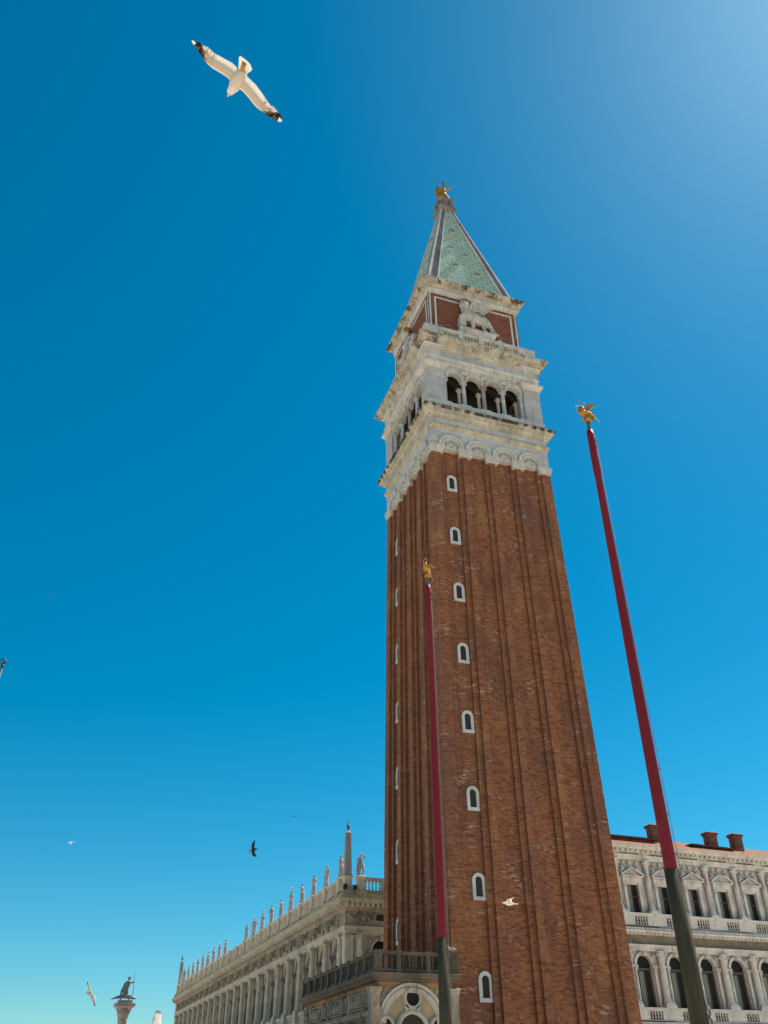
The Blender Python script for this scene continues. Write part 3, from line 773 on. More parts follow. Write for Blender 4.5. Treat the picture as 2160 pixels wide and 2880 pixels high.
# ================================================================== STATUES
def statue_mesh(v):
    rnd = random.Random(v)
    b = MB(); fl = -1 if v % 2 else 1
    h = .03 * fl
    b.box(-.13, .13, -.11, .11, 0, .035)
    hip = (h, 0, .53)
    b.tube([(h - .055, 0, .52), (-.065, -.02, .28), (-.06, 0, .03)], [.075, .052, .036], 8); b.ell((-.06, -.03, .04), (.035, .06, .02), 8, 5)
    b.tube([(h + .055, 0, .52), (.075 + h, -.06, .29), (.07 + h, .01, .03)], [.075, .052, .036], 8); b.ell((.07 + h, -.03, .04), (.035, .06, .02), 8, 5)
    b.tube([hip, (h * .5, 0, .62), (-h * .3, -.005, .72), (-h * .3, 0, .80)], [.095, .085, .105, .095], 10)
    b.tube([(-h * .3, 0, .80), (-h * .4, -.005, .87)], [.05, .036], 8)
    b.ell((-h * .6, -.012, .925), (.048, .056, .066), 10, 8); b.ell((-h * .6, -.066, .92), (.012, .014, .02), 6, 4); b.ell((-h * .6, .012, .95), (.055, .055, .05), 8, 6)
    sh = lambda s: (s * .115 - h * .3, 0, .80)
    def arm(s, pose):
        S = sh(s)
        P = {'up': [S, (s * .22, -.03, .86), (s * .10, -.05, .965)], 'down': [S, (s * .16, .02, .66), (s * .13, -.05, .52)],
             'chest': [S, (s * .17, -.02, .67), (s * .03, -.12, .73)], 'hip': [S, (s * .21, .03, .68), (s * .11, -.02, .57)], 'out': [S, (s * .18, -.06, .70), (s * .26, -.13, .76)]}[pose]
        b.tube(P, [.046, .036, .028], 8); b.ell(P[2], (.03, .03, .034), 6, 5)
    poses = [('up', 'down'), ('chest', 'hip'), ('hip', 'down'), ('chest', 'chest'), ('out', 'down')][v % 5]
    arm(fl, poses[0]); arm(-fl, poses[1])
    if v % 5 in (1, 2, 3, 4):            # drapery round the legs
        b.tube([(h, .02, .56), (.02 + h, .02, .3), (0, .02, .04)], [.095, .09, .10], 10)
        for i in range(4): b.tube([(-.09 + .05 * i, -.07, .54), (-.08 + .045 * i + .03 * fl, -.085, .05)], [.018, .024], 6)
    if v % 5 in (0, 2):                  # support and a falling cloak
        b.tube([(-fl * .12, .06, .6), (-fl * .15, .06, .3), (-fl * .13, .05, .03)], [.04, .06, .08], 8)
    if v % 5 == 4: b.tube([(fl * .26, -.13, 1.0), (fl * .25, -.12, .05)], [.012, .012], 6)
    if v % 5 == 3: b.tube([(-.12, .02, .78), (.08, -.09, .62), (.13, .0, .5)], [.04, .045, .04], 8)
    return b.fused('statue', M['statue'], .0145)
SM = [statue_mesh(v) for v in range(5)]
def statue(loc, v, rz, label, cat='statue', h=1.85, group=None):
    o = link('statue', SM[v], None, loc, rz); o.scale = (h, h, h)
    return tag(o, label, cat, group)

# ================================================================== LIBRARY
LROT = math.atan2(-0.99986, 0.0166)
LIB0 = Vector((-7.2, 14.5, 0))
lib = thing('library_building', 'long pale arcaded stone palace left of the bell tower, statues along its roof', 'building', LIB0, LROT)
LM = Matrix.Translation(LIB0) @ Matrix.Rotation(LROT, 4, 'Z')
def lw(s, d, z): return LM @ Vector((-s, d, z))     # s metres south of the corner, d metres in from the eaves line
LEN, DEP, PIT, S0 = 91.6, 16.0, 4.13, 1.9
lines = [S0 + PIT * k for k in range(22)]
NF = Matrix.Rotation(PI / 2, 4, 'Z')                # north face frame inside the library frame
mb = MB(); mb.rect([(0, .1), (0, 15.6)], -(LEN - 1.75), -1.75, 1.75, DEP)
put('inner_wall', mb, M['dark'], lib)
# entablature: local footprint corner lines
def lrect(prof, name, mat, cap=False):
    m = MB(); m.rect([(-o, z) for o, z in prof], -LEN, 0, 0, DEP + 1, cap); return put(name, m, mat, lib)
lrect([(1.2, 13.05), (.70, 13.09), (.70, 13.25), (.66, 13.27), (.66, 13.45), (.58, 13.52), (.58, 13.64), (.72, 13.7)], 'architrave', M['library'])
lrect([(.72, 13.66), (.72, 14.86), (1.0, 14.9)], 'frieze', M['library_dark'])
lrect([(.73, 14.78), (.62, 14.9), (.6, 15.0), (.55, 15.04), (.55, 15.33)], 'bed_mould', M['library_dark'])  # dark tone also paints in the shade behind the dentils
lrect([(.56, 15.32), (.12, 15.34), (.10, 15.5), (.02, 15.56), (0, 15.7), (.35, 15.75), (.35, 16.02), (.25, 16.05), (.25, 16.12), (.42, 16.16), (.42, 16.36), (1.2, 16.4)], 'cornice', M['cornice'])
mb = MB(); mb.rect([(-.9, 16.0), (-4, 16.35)], -LEN, 0, 0, DEP + 1); put('roof', mb, M['tile'], lib)
# dentil blocks
for (T, L, nm) in ((Matrix.Identity(4), LEN, 'dentils'), (NF, DEP, 'dentils')):
    d = MB(); d.T = T
    if T is NF: comb(d, .6, L, .46, .24, .16, .57, 15.06, 15.33)
    else: comb(d, -L + .6, -.6, .46, .24, .16, .57, 15.06, 15.33)
    put(nm, d, M['library'], lib)
# one bay of the upper order, between column lines (local x from 0 to -PIT, wall plane d=1.0)
def bay_wall(w):
    m = MB(); hw = .86
    m.archwall(-w, 0, 8.3, 13.09, -w / 2, hw, 11.85, 1.12, 1.5, 14)
    m.arc(-w / 2, 11.85, hw - .02, hw + .2, 1.0, 1.15, 14); m.box(-w / 2 - .14, -w / 2 + .14, .85, 1.2, 12.62, 13.05)
    for sx in (-1, 1):                   # winged figures in the spandrels
        x = -w / 2 + sx * .98
        m.ell((x, 1.1, 12.60), (.13, .09, .24), 7, 5); m.ell((x - sx * .13, 1.07, 12.84), (.075, .07, .085), 6, 5); m.ell((x + sx * .12, 1.1, 12.32), (.12, .07, .28), 7, 5)
        m.tube([(x, 1.1, 12.7), (x + sx * .33, 1.1, 12.92)], [.07, .03], 6)
    return m
def bay_small_col(w, sx):
    m = MB(); x = -w / 2 + sx * (.86 + .20)
    column(m, x, .92, 8.9, 11.62, .15, 10, .3)
    m.box(x - .2, x + .2, .72, 1.3, 11.62, 11.86); m.box(x - .22, x + .22, .70, 1.3, 8.3, 8.9)
    return m
def frieze_bay(w, seed, oval=True):
    m = MB(); rnd = random.Random(seed)
    # festoon, two putti, oculus frame
    for sx in (-1, 1):
        x = -w / 2 + sx * w * .31
        m.ell((x, .64, 14.25), (.14, .12, .2), 7, 5); m.ell((x + .03 * sx, .6, 14.56), (.1, .1, .1), 6, 5)
        m.tube([(x, .64, 14.18), (x + .1, .62, 13.78)], [.1, .06], 6); m.tube([(x, .64, 14.18), (x - .13, .62, 13.8)], [.1, .06], 6)
        m.tube([(x, .64, 14.38), (x + .3, .62, 14.5)], [.06, .05], 5); m.tube([(x, .64, 14.38), (x - .3, .62, 14.52)], [.06, .05], 5)
        for j in range(8):
            f = j / 7
            m.ell((x + sx * (.22 + .5 * f) , .70, 14.55 - .45 * math.sin(PI * f) + rnd.uniform(-.05, .05)), rnd.uniform(.09, .15), 6, 4)
            m.ell((x - sx * (.22 + .42 * f), .70, 14.55 - .42 * math.sin(PI * f) + rnd.uniform(-.05, .05)), rnd.uniform(.09, .14), 6, 4)
    m.box(-w / 2 - .33, -w / 2 - .25, .53, .76, 14.05, 14.68); m.box(-w / 2 + .25, -w / 2 + .33, .53, .76, 14.05, 14.68)
    m.box(-w / 2 - .33, -w / 2 + .33, .53, .76, 14.60, 14.70); m.box(-w / 2 - .33, -w / 2 + .33, .53, .76, 14.02, 14.12)
    return m
def frieze_window(w):
    m = MB(); m.box(-w / 2 - .28, -w / 2 + .28, .54, .75, 14.08, 14.64); return m
def parapet_bay(w):
    m = MB()
    m.box(-w + .33, -.33, .45, .85, 17.2, 17.46); m.box(-w + .33, -.33, .5, .8, 16.36, 16.5)
    n = 11
    for i in range(n): baluster(m, -w + .33 + (w - .66) * (i + .5) / n, .65, 16.5, 17.2, .095)
    return m
def pedestal():
    m = MB(); m.rect([(.08, 16.1), (.08, 16.3), (0, 16.36), (0, 17.25), (.07, 17.32), (.1, 17.48), (.02, 17.52)], -.31, .31, .34, .9)
    m.box(-.42, .42, .2, .5, 16.05, 16.2)
    return m
def lower_balustrade(w):
    m = MB()
    m.box(-w + .45, -.45, .6, .9, 8.05, 8.28); m.box(-w + .45, -.45, .6, .9, 7.3, 7.45)
    for i in range(11): baluster(m, -w + .45 + (w - .9) * (i + .5) / 11, .75, 7.45, 8.05, .09)
    return m
def big_col(w=0):
    m = MB()
    column(m, 0, .72, 8.3, 13.09, .29, 16, .42); m.box(-.40, .40, .85, 1.05, 8.3, 13.09)
    m.box(-.45, .45, .3, 1.05, 7.3, 8.3)
    return m
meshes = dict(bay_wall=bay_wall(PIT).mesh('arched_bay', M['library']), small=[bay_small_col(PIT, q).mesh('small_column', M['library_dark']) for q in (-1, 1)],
              frz=[frieze_bay(PIT, s).mesh('frieze_relief', M['library_dark']) for s in range(3)], win=frieze_window(PIT).mesh('frieze_window', M['dark']),
              par=parapet_bay(PIT).mesh('roof_balustrade', M['library']), ped=pedestal().mesh('statue_pedestal', M['library']),
              low=lower_balustrade(PIT).mesh('balustrade', M['library']), col=big_col().mesh('column', M['library']))
for k, s in enumerate(lines):
    link('column', meshes['col'], lib, (-s, 0, 0)); link('statue_pedestal', meshes['ped'], lib, (-s, 0, 0))
    if k < 21:
        p = (-s, 0, 0)
        link('arched_bay', meshes['bay_wall'], lib, p); [link('small_column', q, lib, p) for q in meshes['small']]
        link('frieze_relief', meshes['frz'][k % 3], lib, p); link('frieze_window', meshes['win'], lib, p)
        link('roof_balustrade', meshes['par'], lib, p); link('balustrade', meshes['low'], lib, p)
# corner piers, lower storey mass, north end
mb = MB(); mb.box(-1.5, -.74, .74, 1.5, 0, 13.09); mb.box(-1.58, -.66, .66, 1.58, 12.75, 12.95); mb.box(-1.58, -.66, .66, 1.58, 7.3, 8.3)
put('corner_pier', mb, M['library'], lib)
mb = MB(); mb.box(-LEN + .74, -LEN + 1.5, .74, 1.5, 0, 13.09); put('corner_pier', mb, M['library'], lib)
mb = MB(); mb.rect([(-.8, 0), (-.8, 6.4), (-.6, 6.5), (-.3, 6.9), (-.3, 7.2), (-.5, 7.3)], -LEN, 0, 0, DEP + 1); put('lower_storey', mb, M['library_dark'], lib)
for u0 in (2.02, 6.1, 10.2):
    mb = MB(); mb.T = NF; column(mb, u0, .72, 8.3, 13.09, .25, 16, .42); mb.box(u0 - .4, u0 + .4, .85, 1.05, 8.3, 13.09); put('column', mb, M['library'], lib)
for i, u0 in enumerate((2.02, 6.1)):
    T = NF @ Matrix.Translation((u0 + 4.1, 0, 0)); 
    m = bay_wall(4.1); m.v = [tuple(T @ Vector(p)) for p in m.v]; put('arched_bay', m, M['library'], lib)
    for q in (-1, 1):
        m = bay_small_col(4.1, q); m.v = [tuple(T @ Vector(p)) for p in m.v]; put('small_column', m, M['library_dark'], lib)
    m = MB(); m.T = NF; rr = random.Random(5 + i)
    uc = u0 + 2.05
    m.ell((uc - 1.75, .62, 14.2), (.2, .14, .3), 8, 6); m.ell((uc - 1.72, .58, 14.62), (.12, .12, .12), 7, 5); m.tube([(uc - 1.8, .62, 14.05), (uc - 1.95, .6, 13.75)], [.12, .08]); m.tube([(uc - 1.7, .62, 14.05), (uc - 1.6, .6, 13.75)], [.12, .08])
    m.tube([(uc - 1.75, .62, 14.35), (uc - 2.2, .6, 14.55)], [.08, .05]); m.tube([(uc - 1.75, .62, 14.35), (uc - 1.35, .6, 14.5)], [.08, .05])
    for j in range(12):
        f = j / 11; m.ell((uc - 1.45 + .75 * f, .66, 14.5 - .42 * math.sin(PI * f)), rr.uniform(.09, .14), 6, 4); m.ell((uc - 3.1 + 1.1 * f, .66, 14.55 - .42 * math.sin(PI * f)), rr.uniform(.08, .14), 6, 4)
    put('frieze_relief', m, M['library_dark'], lib)
    m = MB(); m.T = NF; q = .24
    m.poly([(uc - .42 + q * math.cos(R(a)), 14.36 + q * math.sin(R(a))) for a in range(90, 271, 15)] + [(uc + .42 + q * math.cos(R(a)), 14.36 + q * math.sin(R(a))) for a in range(-90, 91, 15)], .69, .76)
    put('oval_window', m, M['dark'], lib)
    m = MB(); m.T = NF; m.box(u0 + .3, u0 + 3.8, .45, .85, 17.2, 17.46); m.box(u0 + .3, u0 + 3.8, .5, .8, 16.36, 16.45)
    for j in range(11):
        if j == 5: m.box(u0 + 1.9, u0 + 2.25, .48, .82, 16.45, 17.2)
        else: baluster(m, u0 + .3 + 3.5 * (j + .5) / 11, .65, 16.45, 17.2, .095)
    put('roof_balustrade', m, M['library'], lib)
    m = MB(); m.T = NF @ Matrix.Translation((u0, 0, 0)); m.rect([(.08, 16.1), (.08, 16.3), (0, 16.36), (0, 17.25), (.07, 17.32), (.1, 17.48), (.02, 17.52)], -.31, .31, .34, .9); put('statue_pedestal', m, M['library'], lib)
m = MB(); m.rect([(.06, 16.1), (.06, 16.4), (0, 16.44), (0, 17.3), (.07, 17.38), (.09, 17.5)], -1.25, -.58, .58, 1.25); put('obelisk_pedestal', m, M['library'], lib); m = MB(); m.rect([(.06, 16.1), (.06, 16.4), (0, 16.44), (0, 17.3), (.07, 17.38), (.09, 17.5)], -LEN + .58, -LEN + 1.25, .58, 1.25)
put('obelisk_pedestal', m, M['library'], lib)
m = MB(); m.box(-.62, -.28, .42, .72, 16.42, 16.78); put('floodlight', m, M['iron'], lib); m = MB(); m.T = NF; m.box(1.32, 1.62, .42, .72, 16.42, 16.78); put('floodlight', m, M['iron'], lib)
m = MB(); m.tube([(-.3, .2, 16.2), (-6, .28, 16.08), (-18, .28, 16.06), (-30, .28, 16.06)], .035, 5); put('gutter_pipe', m, M['iron'], lib)

def obelisk(s, label):
    o = thing('obelisk', label, 'obelisk', lw(s, .915, 17.5), LROT, 'roof obelisks of the stone palace')
    m = MB(); m.sq([(.34, 0), (.34, .06), (.3, .1), (.30, .18), (.205, 3.55), (.23, 3.6), (.1, 3.78)]); put('needle', m, M['obelisk'], o)
    m = MB()
    for sx in (-1, 1):
        for sy in (-1, 1): m.ell((sx * .3, sy * .3, .1), .07, 8, 6)
    put('feet', m, M['statue'], o)
    m = MB(); m.lathe([(.06, 3.7), (.05, 3.85), (.13, 3.98), (.15, 4.12), (.12, 4.26), (.05, 4.36), (.03, 4.6), (.015, 4.8)], 0, 0, 10); put('ball_finial', m, M['bronze'], o)
obelisk(.915, 'tall stone obelisk with ball finial on the near corner of the statue-lined roof')
obelisk(LEN - .915, 'small distant stone obelisk at the far left end of the statue-lined roof')
# statues on the roof line
words = {0: 'stone statue half hidden directly behind the left side of the near obelisk',
 1: 'first fully visible stone statue left of the near roof obelisk, draped and hunched', 2: 'second clear statue left of the near roof obelisk, hands to its chest',
 3: 'third clear statue left of the near roof obelisk, one knee bent', 4: 'tall statue topped by the nearest head-perching gull on the roof line',
 5: 'slim statue just left of the nearest gull-topped roof statue', 6: 'statue two places left of the nearest gull-topped roof statue',
 7: 'broad statue carrying the middle perched gull on the roof line', 8: 'statue just left of the middle gull-topped roof statue',
 9: 'last statue before the two empty pedestals in the roof row', 12: 'statue with a staff just left of the two empty roof pedestals',
 13: 'second statue left of the two empty roof pedestals', 14: 'gull-topped statue third to the left of the empty roof pedestals',
 15: 'stooping statue between the two far gull-topped statues', 16: 'far roof statue with a gull standing on it, fifth beyond the empty pedestals',
 17: 'far slender roof statue between two gull-topped ones', 18: 'farthest roof statue that carries a gull', 19: 'distant roof statue third from the far small obelisk',
 20: 'distant roof statue second from the far small obelisk', 21: 'distant roof statue standing right in front of the far small obelisk'}
PV = {0: 2, 1: 3, 2: 1, 3: 2, 4: 3, 5: 1, 6: 3, 7: 1, 8: 2, 9: 2, 12: 4, 13: 1, 14: 3, 15: 2, 16: 1, 17: 3, 18: 2, 19: 1, 20: 2, 21: 3}
rnd = random.Random(11)
for k, lab in words.items():
    statue(lw(lines[k], .62, 17.5), PV[k], LROT + rnd.uniform(-.6, .6), lab, 'statue', 1.90 + rnd.uniform(-.06, .12), 'statues along the palace roof')
p = LM @ (NF @ Vector((2.02, .62, 17.5)))
statue(p, 0, LROT + PI / 2 + .25, 'stone statue raising one arm to its head, right of the near roof obelisk', 'statue', 1.92, 'statues along the palace roof')

# ================================================================== LOGGIA AT THE TOWER'S FOOT
LG0 = Vector((-12.5, -10.3, 0)); LGR = -PI / 2
lg = thing('loggia', 'low carved stone loggia with dark balustrade at the foot of the bell tower', 'building', LG0, LGR)
LL, LD = 15.4, 4.75
GN = NF
def grect(prof, name, mat, cap=False):
    m = MB(); m.rect(prof, -LL, 0, 0, LD, cap); return put(name, m, mat, lg)
grect([(-.3, 0), (-.3, 7.0)], 'wall', M['logg_tan'], True)
grect([(-.3, 6.92), (0, 6.98), (.05, 7.02), (.05, 7.1), (.22, 7.2), (.26, 7.34), (.0, 7.4), (-1, 7.42)], 'cornice', M['logg_dark'])
grect([(-.32, 6.66), (-.22, 6.7), (-.22, 6.93), (-.32, 6.96)], 'frieze', M['logg_red'])
m = MB(); m.rings([[(x, y, z) for y, z in ((.3, 5.25), (.1, 5.3), (-.12, 5.42), (-.16, 5.55), (.12, 5.62), (.12, 5.72), (.35, 5.76), (.35, 5.25))] for x in (-LL, -.02)]); put('middle_cornice', m, M['logg'], lg)
m = MB(); m.box(-LL, 0, 0, LD, 7.38, 7.42); put('terrace', m, M['logg_dark'], lg)
# balustrade with pedestals, each run a part
def bal_run(x0, x1, T):
    m = MB(); m.T = T
    m.box(x0, x1, -.0, .3, 7.41, 7.55); m.box(x0, x1, -.05, .35, 8.22, 8.40)
    n = max(2, int((x1 - x0) / .31))
    for i in range(n): baluster(m, x0 + (x1 - x0) * (i + .5) / n, .15, 7.55, 8.22, .085)
    put('balustrade', m, M['logg_dark'], lg)
def ped(x0, x1, T, top=8.42):
    m = MB(); m.T = T; m.box(x0, x1, -.06, .36, 7.4, top); m.box(x0 - .04, x1 + .04, -.1, .4, top - .1, top + .02); m.box(x0 - .04, x1 + .04, -.1, .4, 7.38, 7.55)
    put('pedestal', m, M['logg_dark'], lg)
I4 = Matrix.Identity(4)
px = [0.0, 1.9, 3.2, 4.9, 6.3, 7.4, 9.2, 10.6, 12.2, 13.6, 15.2]
for i, s in enumerate(px):
    ped(-s - .28 if i == 0 else -s - .12, -s + .06 if i == 0 else -s + .12, I4)
    if i: bal_run(-s + .12, -px[i - 1] - (.28 if i == 1 else .12), I4)
nx = [(-.05, .3), (1.2, 1.44), (2.93, 3.17), (4.36, 4.75)]
for i, (a, b) in enumerate(nx):
    if i: ped(a, b, GN); bal_run(nx[i - 1][1], a, GN)
# east attic: reliefs between pilasters
def relief(x0, x1, z0, z1, T, seed, nfig):
    m = MB(); m.T = T; rr = random.Random(seed)
    for i in range(nfig):
        x = x0 + (x1 - x0) * (i + .5) / nfig + rr.uniform(-.05, .05); h = (z1 - z0) * rr.uniform(.75, .92); zb = z0 + .05
        m.tube([(x, -.02 + .14, zb), (x + rr.uniform(-.06, .06), .1, zb + h * .45), (x + rr.uniform(-.05, .05), .1, zb + h * .75)], [.13, .14, .1], 7)
        m.ell((x, .08, zb + h * .9), (.085, .09, .1), 7, 5)
        for q in (-1, 1): m.tube([(x, .1, zb + h * .72), (x + q * rr.uniform(.15, .28), .08, zb + h * rr.uniform(.45, .85))], [.06, .04], 5)
        m.ell((x + rr.uniform(-.25, .25), .12, zb + rr.uniform(.1, .5)), (.15, .1, .16), 7, 5)
    f = .06
    m.box(x0 - f, x0, .05, .24, z0 - f, z1 + f); m.box(x1, x1 + f, .05, .24, z0 - f, z1 + f); m.box(x0, x1, .05, .24, z1, z1 + f); m.box(x0, x1, .05, .24, z0 - f, z0)
    put('relief_panel', m, M['logg'], lg)
for i, (a, b) in enumerate(((2.35, 4.7), (6.75, 8.95), (11.1, 13.2))): relief(-b + .12, -a - .12, 5.85, 6.55, I4, i, 4)
for i, (a, b) in enumerate(((1.1, 1.95), (5.3, 6.3), (9.7, 10.6), (13.9, 14.9))): relief(-b + .1, -a - .1, 5.9, 6.5, I4, 10 + i, 1)
for s in (.75, 2.12, 5.0, 6.5, 9.3, 10.8, 13.5, 15.15):
    m = MB(); m.rect([(.05, 5.72), (.05, 5.82), (0, 5.86), (0, 6.5), (.06, 6.56), (.06, 6.66)], -s - .13, -s + .13, .06, .4); put('pilaster', m, M['logg'], lg)
    m = MB(); column(m, -s, .0, 1.2, 5.25, .2, 12, .35); put('column', m, M['logg'], lg)
for s in (3.55, 7.85, 12.15):
    m = MB(); m.arc(-s, 3.6, 1.2, 1.45, .1, .4, 14); put('arch', m, M['logg'], lg)
    m = MB(); m.archfill(-s, 1.2, .2, 3.6, .27, .05); put('archway', m, M['dark'], lg)
# corner piers of the north side
for a, b in ((-.28, .22), (4.32, 4.78)):
    m = MB(); m.T = GN; m.rect([(.05, 0), (.05, .5), (0, .55), (0, 6.35), (.05, 6.42), (.08, 6.6), (.12, 6.66), (.0, 6.7)], a, b, -.02, .5); put('corner_pier', m, M['logg'], lg)
m = MB(); m.T = GN
m.arc(2.1, 5.0, 1.76, 1.92, .12, .4, 26); m.arc(2.1, 5.0, 1.45, 1.55, .2, .4, 26); m.arc(2.1, 5.0, 1.55, 1.72, .17, .4, 26)
m.box(.18, .38, .12, .4, 0, 5.0); m.box(3.82, 4.02, .12, .4, 0, 5.0)
put('blind_arch', m, M['logg_white'], lg)
m = MB(); m.T = GN                       # carved spandrels
rr = random.Random(3)
for sx in (-1, 1):
    m = MB(); m.T = GN
    for j in range(14):
        f = rr.random(); x = 2.1 + sx * (1.35 + .5 * f); z = 6.62 - rr.random() * (.25 + .5 * f)
        m.ell((x, .27, z), (rr.uniform(.06, .13), .08, rr.uniform(.06, .13)), 6, 4)
    put('spandrel_carving', m, M['logg'], lg)
def oculus(u, z, r):
    m = MB(); m.T = GN; m.arc(u, z, r, r + .1, .1, .4, 24, 0, 360); m.arc(u, z, r + .1, r + .17, .16, .4, 24, 0, 360); f = put('round_window', m, M['logg_white'], lg)
    m = MB(); m.T = GN; m.disc(u, z, r, .255, .3); put('pane', m, M['glass'], f)
oculus(2.15, 6.2, .38); oculus(.62, 4.9, .33); oculus(3.6, 4.9, .33)
m = MB(); m.T = GN; m.arc(2.12, 4.72, .72, .86, .08, .4, 20); m.arc(2.12, 4.72, .86, .95, .14, .4, 20); m.box(1.2, 1.4, .1, .4, 0, 4.72); m.box(2.84, 3.04, .1, .4, 0, 4.72); f = put('arched_window', m, M['logg_white'], lg)
m = MB(); m.T = GN; m.archfill(2.12, .72, .5, 4.72, .25, .06); put('pane', m, M['dark'], f)
m = MB(); m.T = GN                       # stone ribbons joining the round windows
m.poly([(1.75, 5.5), (1.98, 5.55), (1.85, 5.95), (1.68, 5.85)], .16, .35); m.poly([(2.5, 5.5), (2.28, 5.55), (2.42, 5.95), (2.6, 5.85)], .16, .35)
put('tracery', m, M['logg_white'], lg)

# ================================================================== PROCURATIE (right)
PR0 = Vector((20.0, 14.5, 0)); PRR = R(1.75)
pc = thing('procuratie_building', 'pale three-storey stone palace with pedimented windows, right of the bell tower', 'building', PR0, PRR)
PB = 3.48; WX = [1.65 + PB * k for k in range(-3, 9)]; X0, X1 = -11.0, 31.6
def prun(prof, name, mat, cap=True):
    """profile (outwards, z) run along the facade"""
    m = MB(); m.rings([[(x, -o, z) for o, z in prof] for x in (X0, X1)], close=True, cap=True); 
    return put(name, m, mat, pc)
def prof(*p): return list(p) + [(-.6, p[-1][1]), (-.6, p[0][1])]
m = MB(); m.box(X0, X1, 1.2, 16, 0, 21.4); put('inner_wall', m, M['dark'], pc)
prun(prof((.12, 20.55), (.12, 20.68), (.16, 20.7), (.16, 20.95), (.24, 21.0), (.1, 21.04), (.1, 21.2), (.2, 21.24), (.24, 21.44), (.62, 21.48), (.66, 21.62), (.78, 21.66), (.80, 21.84)), 'cornice', M['procur'])
prun(prof((.3, 14.0), (.3, 14.12), (.62, 14.18), (.66, 14.32), (.5, 14.36), (.5, 14.72)), 'floor_cornice', M['procur'])
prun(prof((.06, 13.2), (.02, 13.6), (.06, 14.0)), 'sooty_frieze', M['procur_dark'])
prun(prof((.1, 12.69), (.1, 12.85), (.16, 12.87), (.16, 13.02), (.25, 13.06), (.28, 13.2)), 'architrave', M['procur'])
prun(prof((.3, 6.5), (.4, 6.6), (.6, 6.7), (.62, 6.9), (.5, 6.92), (.5, 7.22)), 'lower_cornice', M['procur'])
prun(prof((.0, .1), (0, 6.5)), 'lower_storey', M['procur'])
for (z0, z1, y0, y1, st, wd) in ((21.26, 21.45, -.56, -.15, .58, .26), (14.02, 14.14, -.5, -.2, .45, .2)):
    m = MB(); comb(m, X0, X1, st, wd, y0, y1 + .05, z0, z1)
    put('dentils', m, M['procur'], pc)
# frieze panels of the top entablature
for x in WX:
    m = MB(); m.box(x - 1.1, x + 1.1, -.115, -.05, 21.06, 21.18); put('frieze_panel', m, M['procur_dark'], pc)
def wall2():
    m = MB(); h = PB / 2
    m.box(-h, -.66, .25, 1.0, 14.7, 20.55); m.box(.66, h, .25, 1.0, 14.7, 20.55); m.box(-.66, .66, .25, 1.0, 18.43, 20.55)
    return m
def frame2():
    m = MB()
    for sx in (-1, 1):
        m.box(sx * .66, sx * .98, .05, .35, 15.7, 18.25); m.box(sx * .62, sx * 1.04, -.05, .35, 18.25, 18.5)
        for j in range(9): m.ell((sx * 1.12, .2, 18.3 - .28 * j), (.07 + .03 * (j % 2), .07, .12), 6, 4)
    m.box(-.66, .66, .1, .4, 18.36, 18.5); m.box(-1.05, 1.05, -.02, .35, 18.5, 18.95); m.box(-1.2, 1.2, -.28, .3, 18.97, 19.1)
    return m
def tri_ped():
    m = MB()
    m.poly([(-1.2, 19.1), (1.2, 19.1), (0, 19.72)], -.02, .3)
    for sx in (-1, 1):
        m.poly([(sx * 1.25, 19.1), (sx * 1.25, 19.24), (0, 19.86), (0, 19.7)], -.30, .28)
    return m
def seg_ped():
    m = MB(); n = 12; w_, hh = 1.2, .58; rad = (w_ * w_ + hh * hh) / (2 * hh); cz = 19.1 + hh - rad; a = math.degrees(math.asin(w_ / rad))
    m.poly([(-w_, 19.1), (w_, 19.1)] + [(rad * math.sin(R(a - 2 * a * i / n)), cz + rad * math.cos(R(a - 2 * a * i / n))) for i in range(1, n)], -.02, .3)
    m.arc(0, cz, rad - .02, rad + .13, -.3, .28, n, 90 - a - 1, 90 + a + 1)
    return m
def figures2():
    m = MB()
    for sx in (-1, 1):
        x = sx * .78
        m.tube([(x + sx * .4, .08, 19.36), (x + sx * .12, .05, 19.62), (x, .05, 20.0)], [.12, .16, .15], 8); m.ell((x - sx * .02, .02, 20.3), (.12, .12, .14), 8, 6)
        m.tube([(x + sx * .12, .03, 19.65), (x - sx * .25, -.02, 19.72)], [.13, .08], 7); m.tube([(x, .05, 20.1), (x - sx * .3, .02, 20.05)], [.08, .05], 6); m.tube([(x, .05, 20.1), (x + sx * .3, .05, 19.85)], [.08, .05], 6)
    m.ell((0, .1, 20.3), (.16, .14, .22), 8, 6)
    return m
def pane2():
    m = MB(); m.box(-.66, .66, .42, .45, 14.5, 18.43); m.m = 1
    m.box(-.45, -.02, .40, .418, 15.0, 18.3); m.m = 2
    m.box(.0, .05, .38, .418, 15.0, 18.4); m.box(-.66, .66, .38, .416, 17.3, 17.36)
    return m
def rail2(z0, z1):
    m = MB(); h = PB / 2
    m.box(-h, h, -.5, .0, z1 - .26, z1); m.box(-h, h, -.5, .1, z0 - .15, z0 + .02)
    m.box(-1.3, -.72, -.44, -.1, z0, z1 - .26); m.box(.72, 1.3, -.44, -.1, z0, z1 - .26)
    for i in range(5): baluster(m, -.58 + .29 * i, -.27, z0 + .02, z1 - .26, .10)
    return m
def col2(z0, z1, r):
    m = MB(); column(m, 0, -.02, z0, z1, r, 16, .5); m.box(-.5, .5, -.46, .25, z0 - 1.3, z0 - .27); m.box(-.56, .56, -.52, .25, z0 - .27, z0); return m
def wall1():
    m = MB(); h = PB / 2; m.archwall(-h, h, 7.2, 12.69, 0, .84, 11.55, .3, 1.0, 14); return m
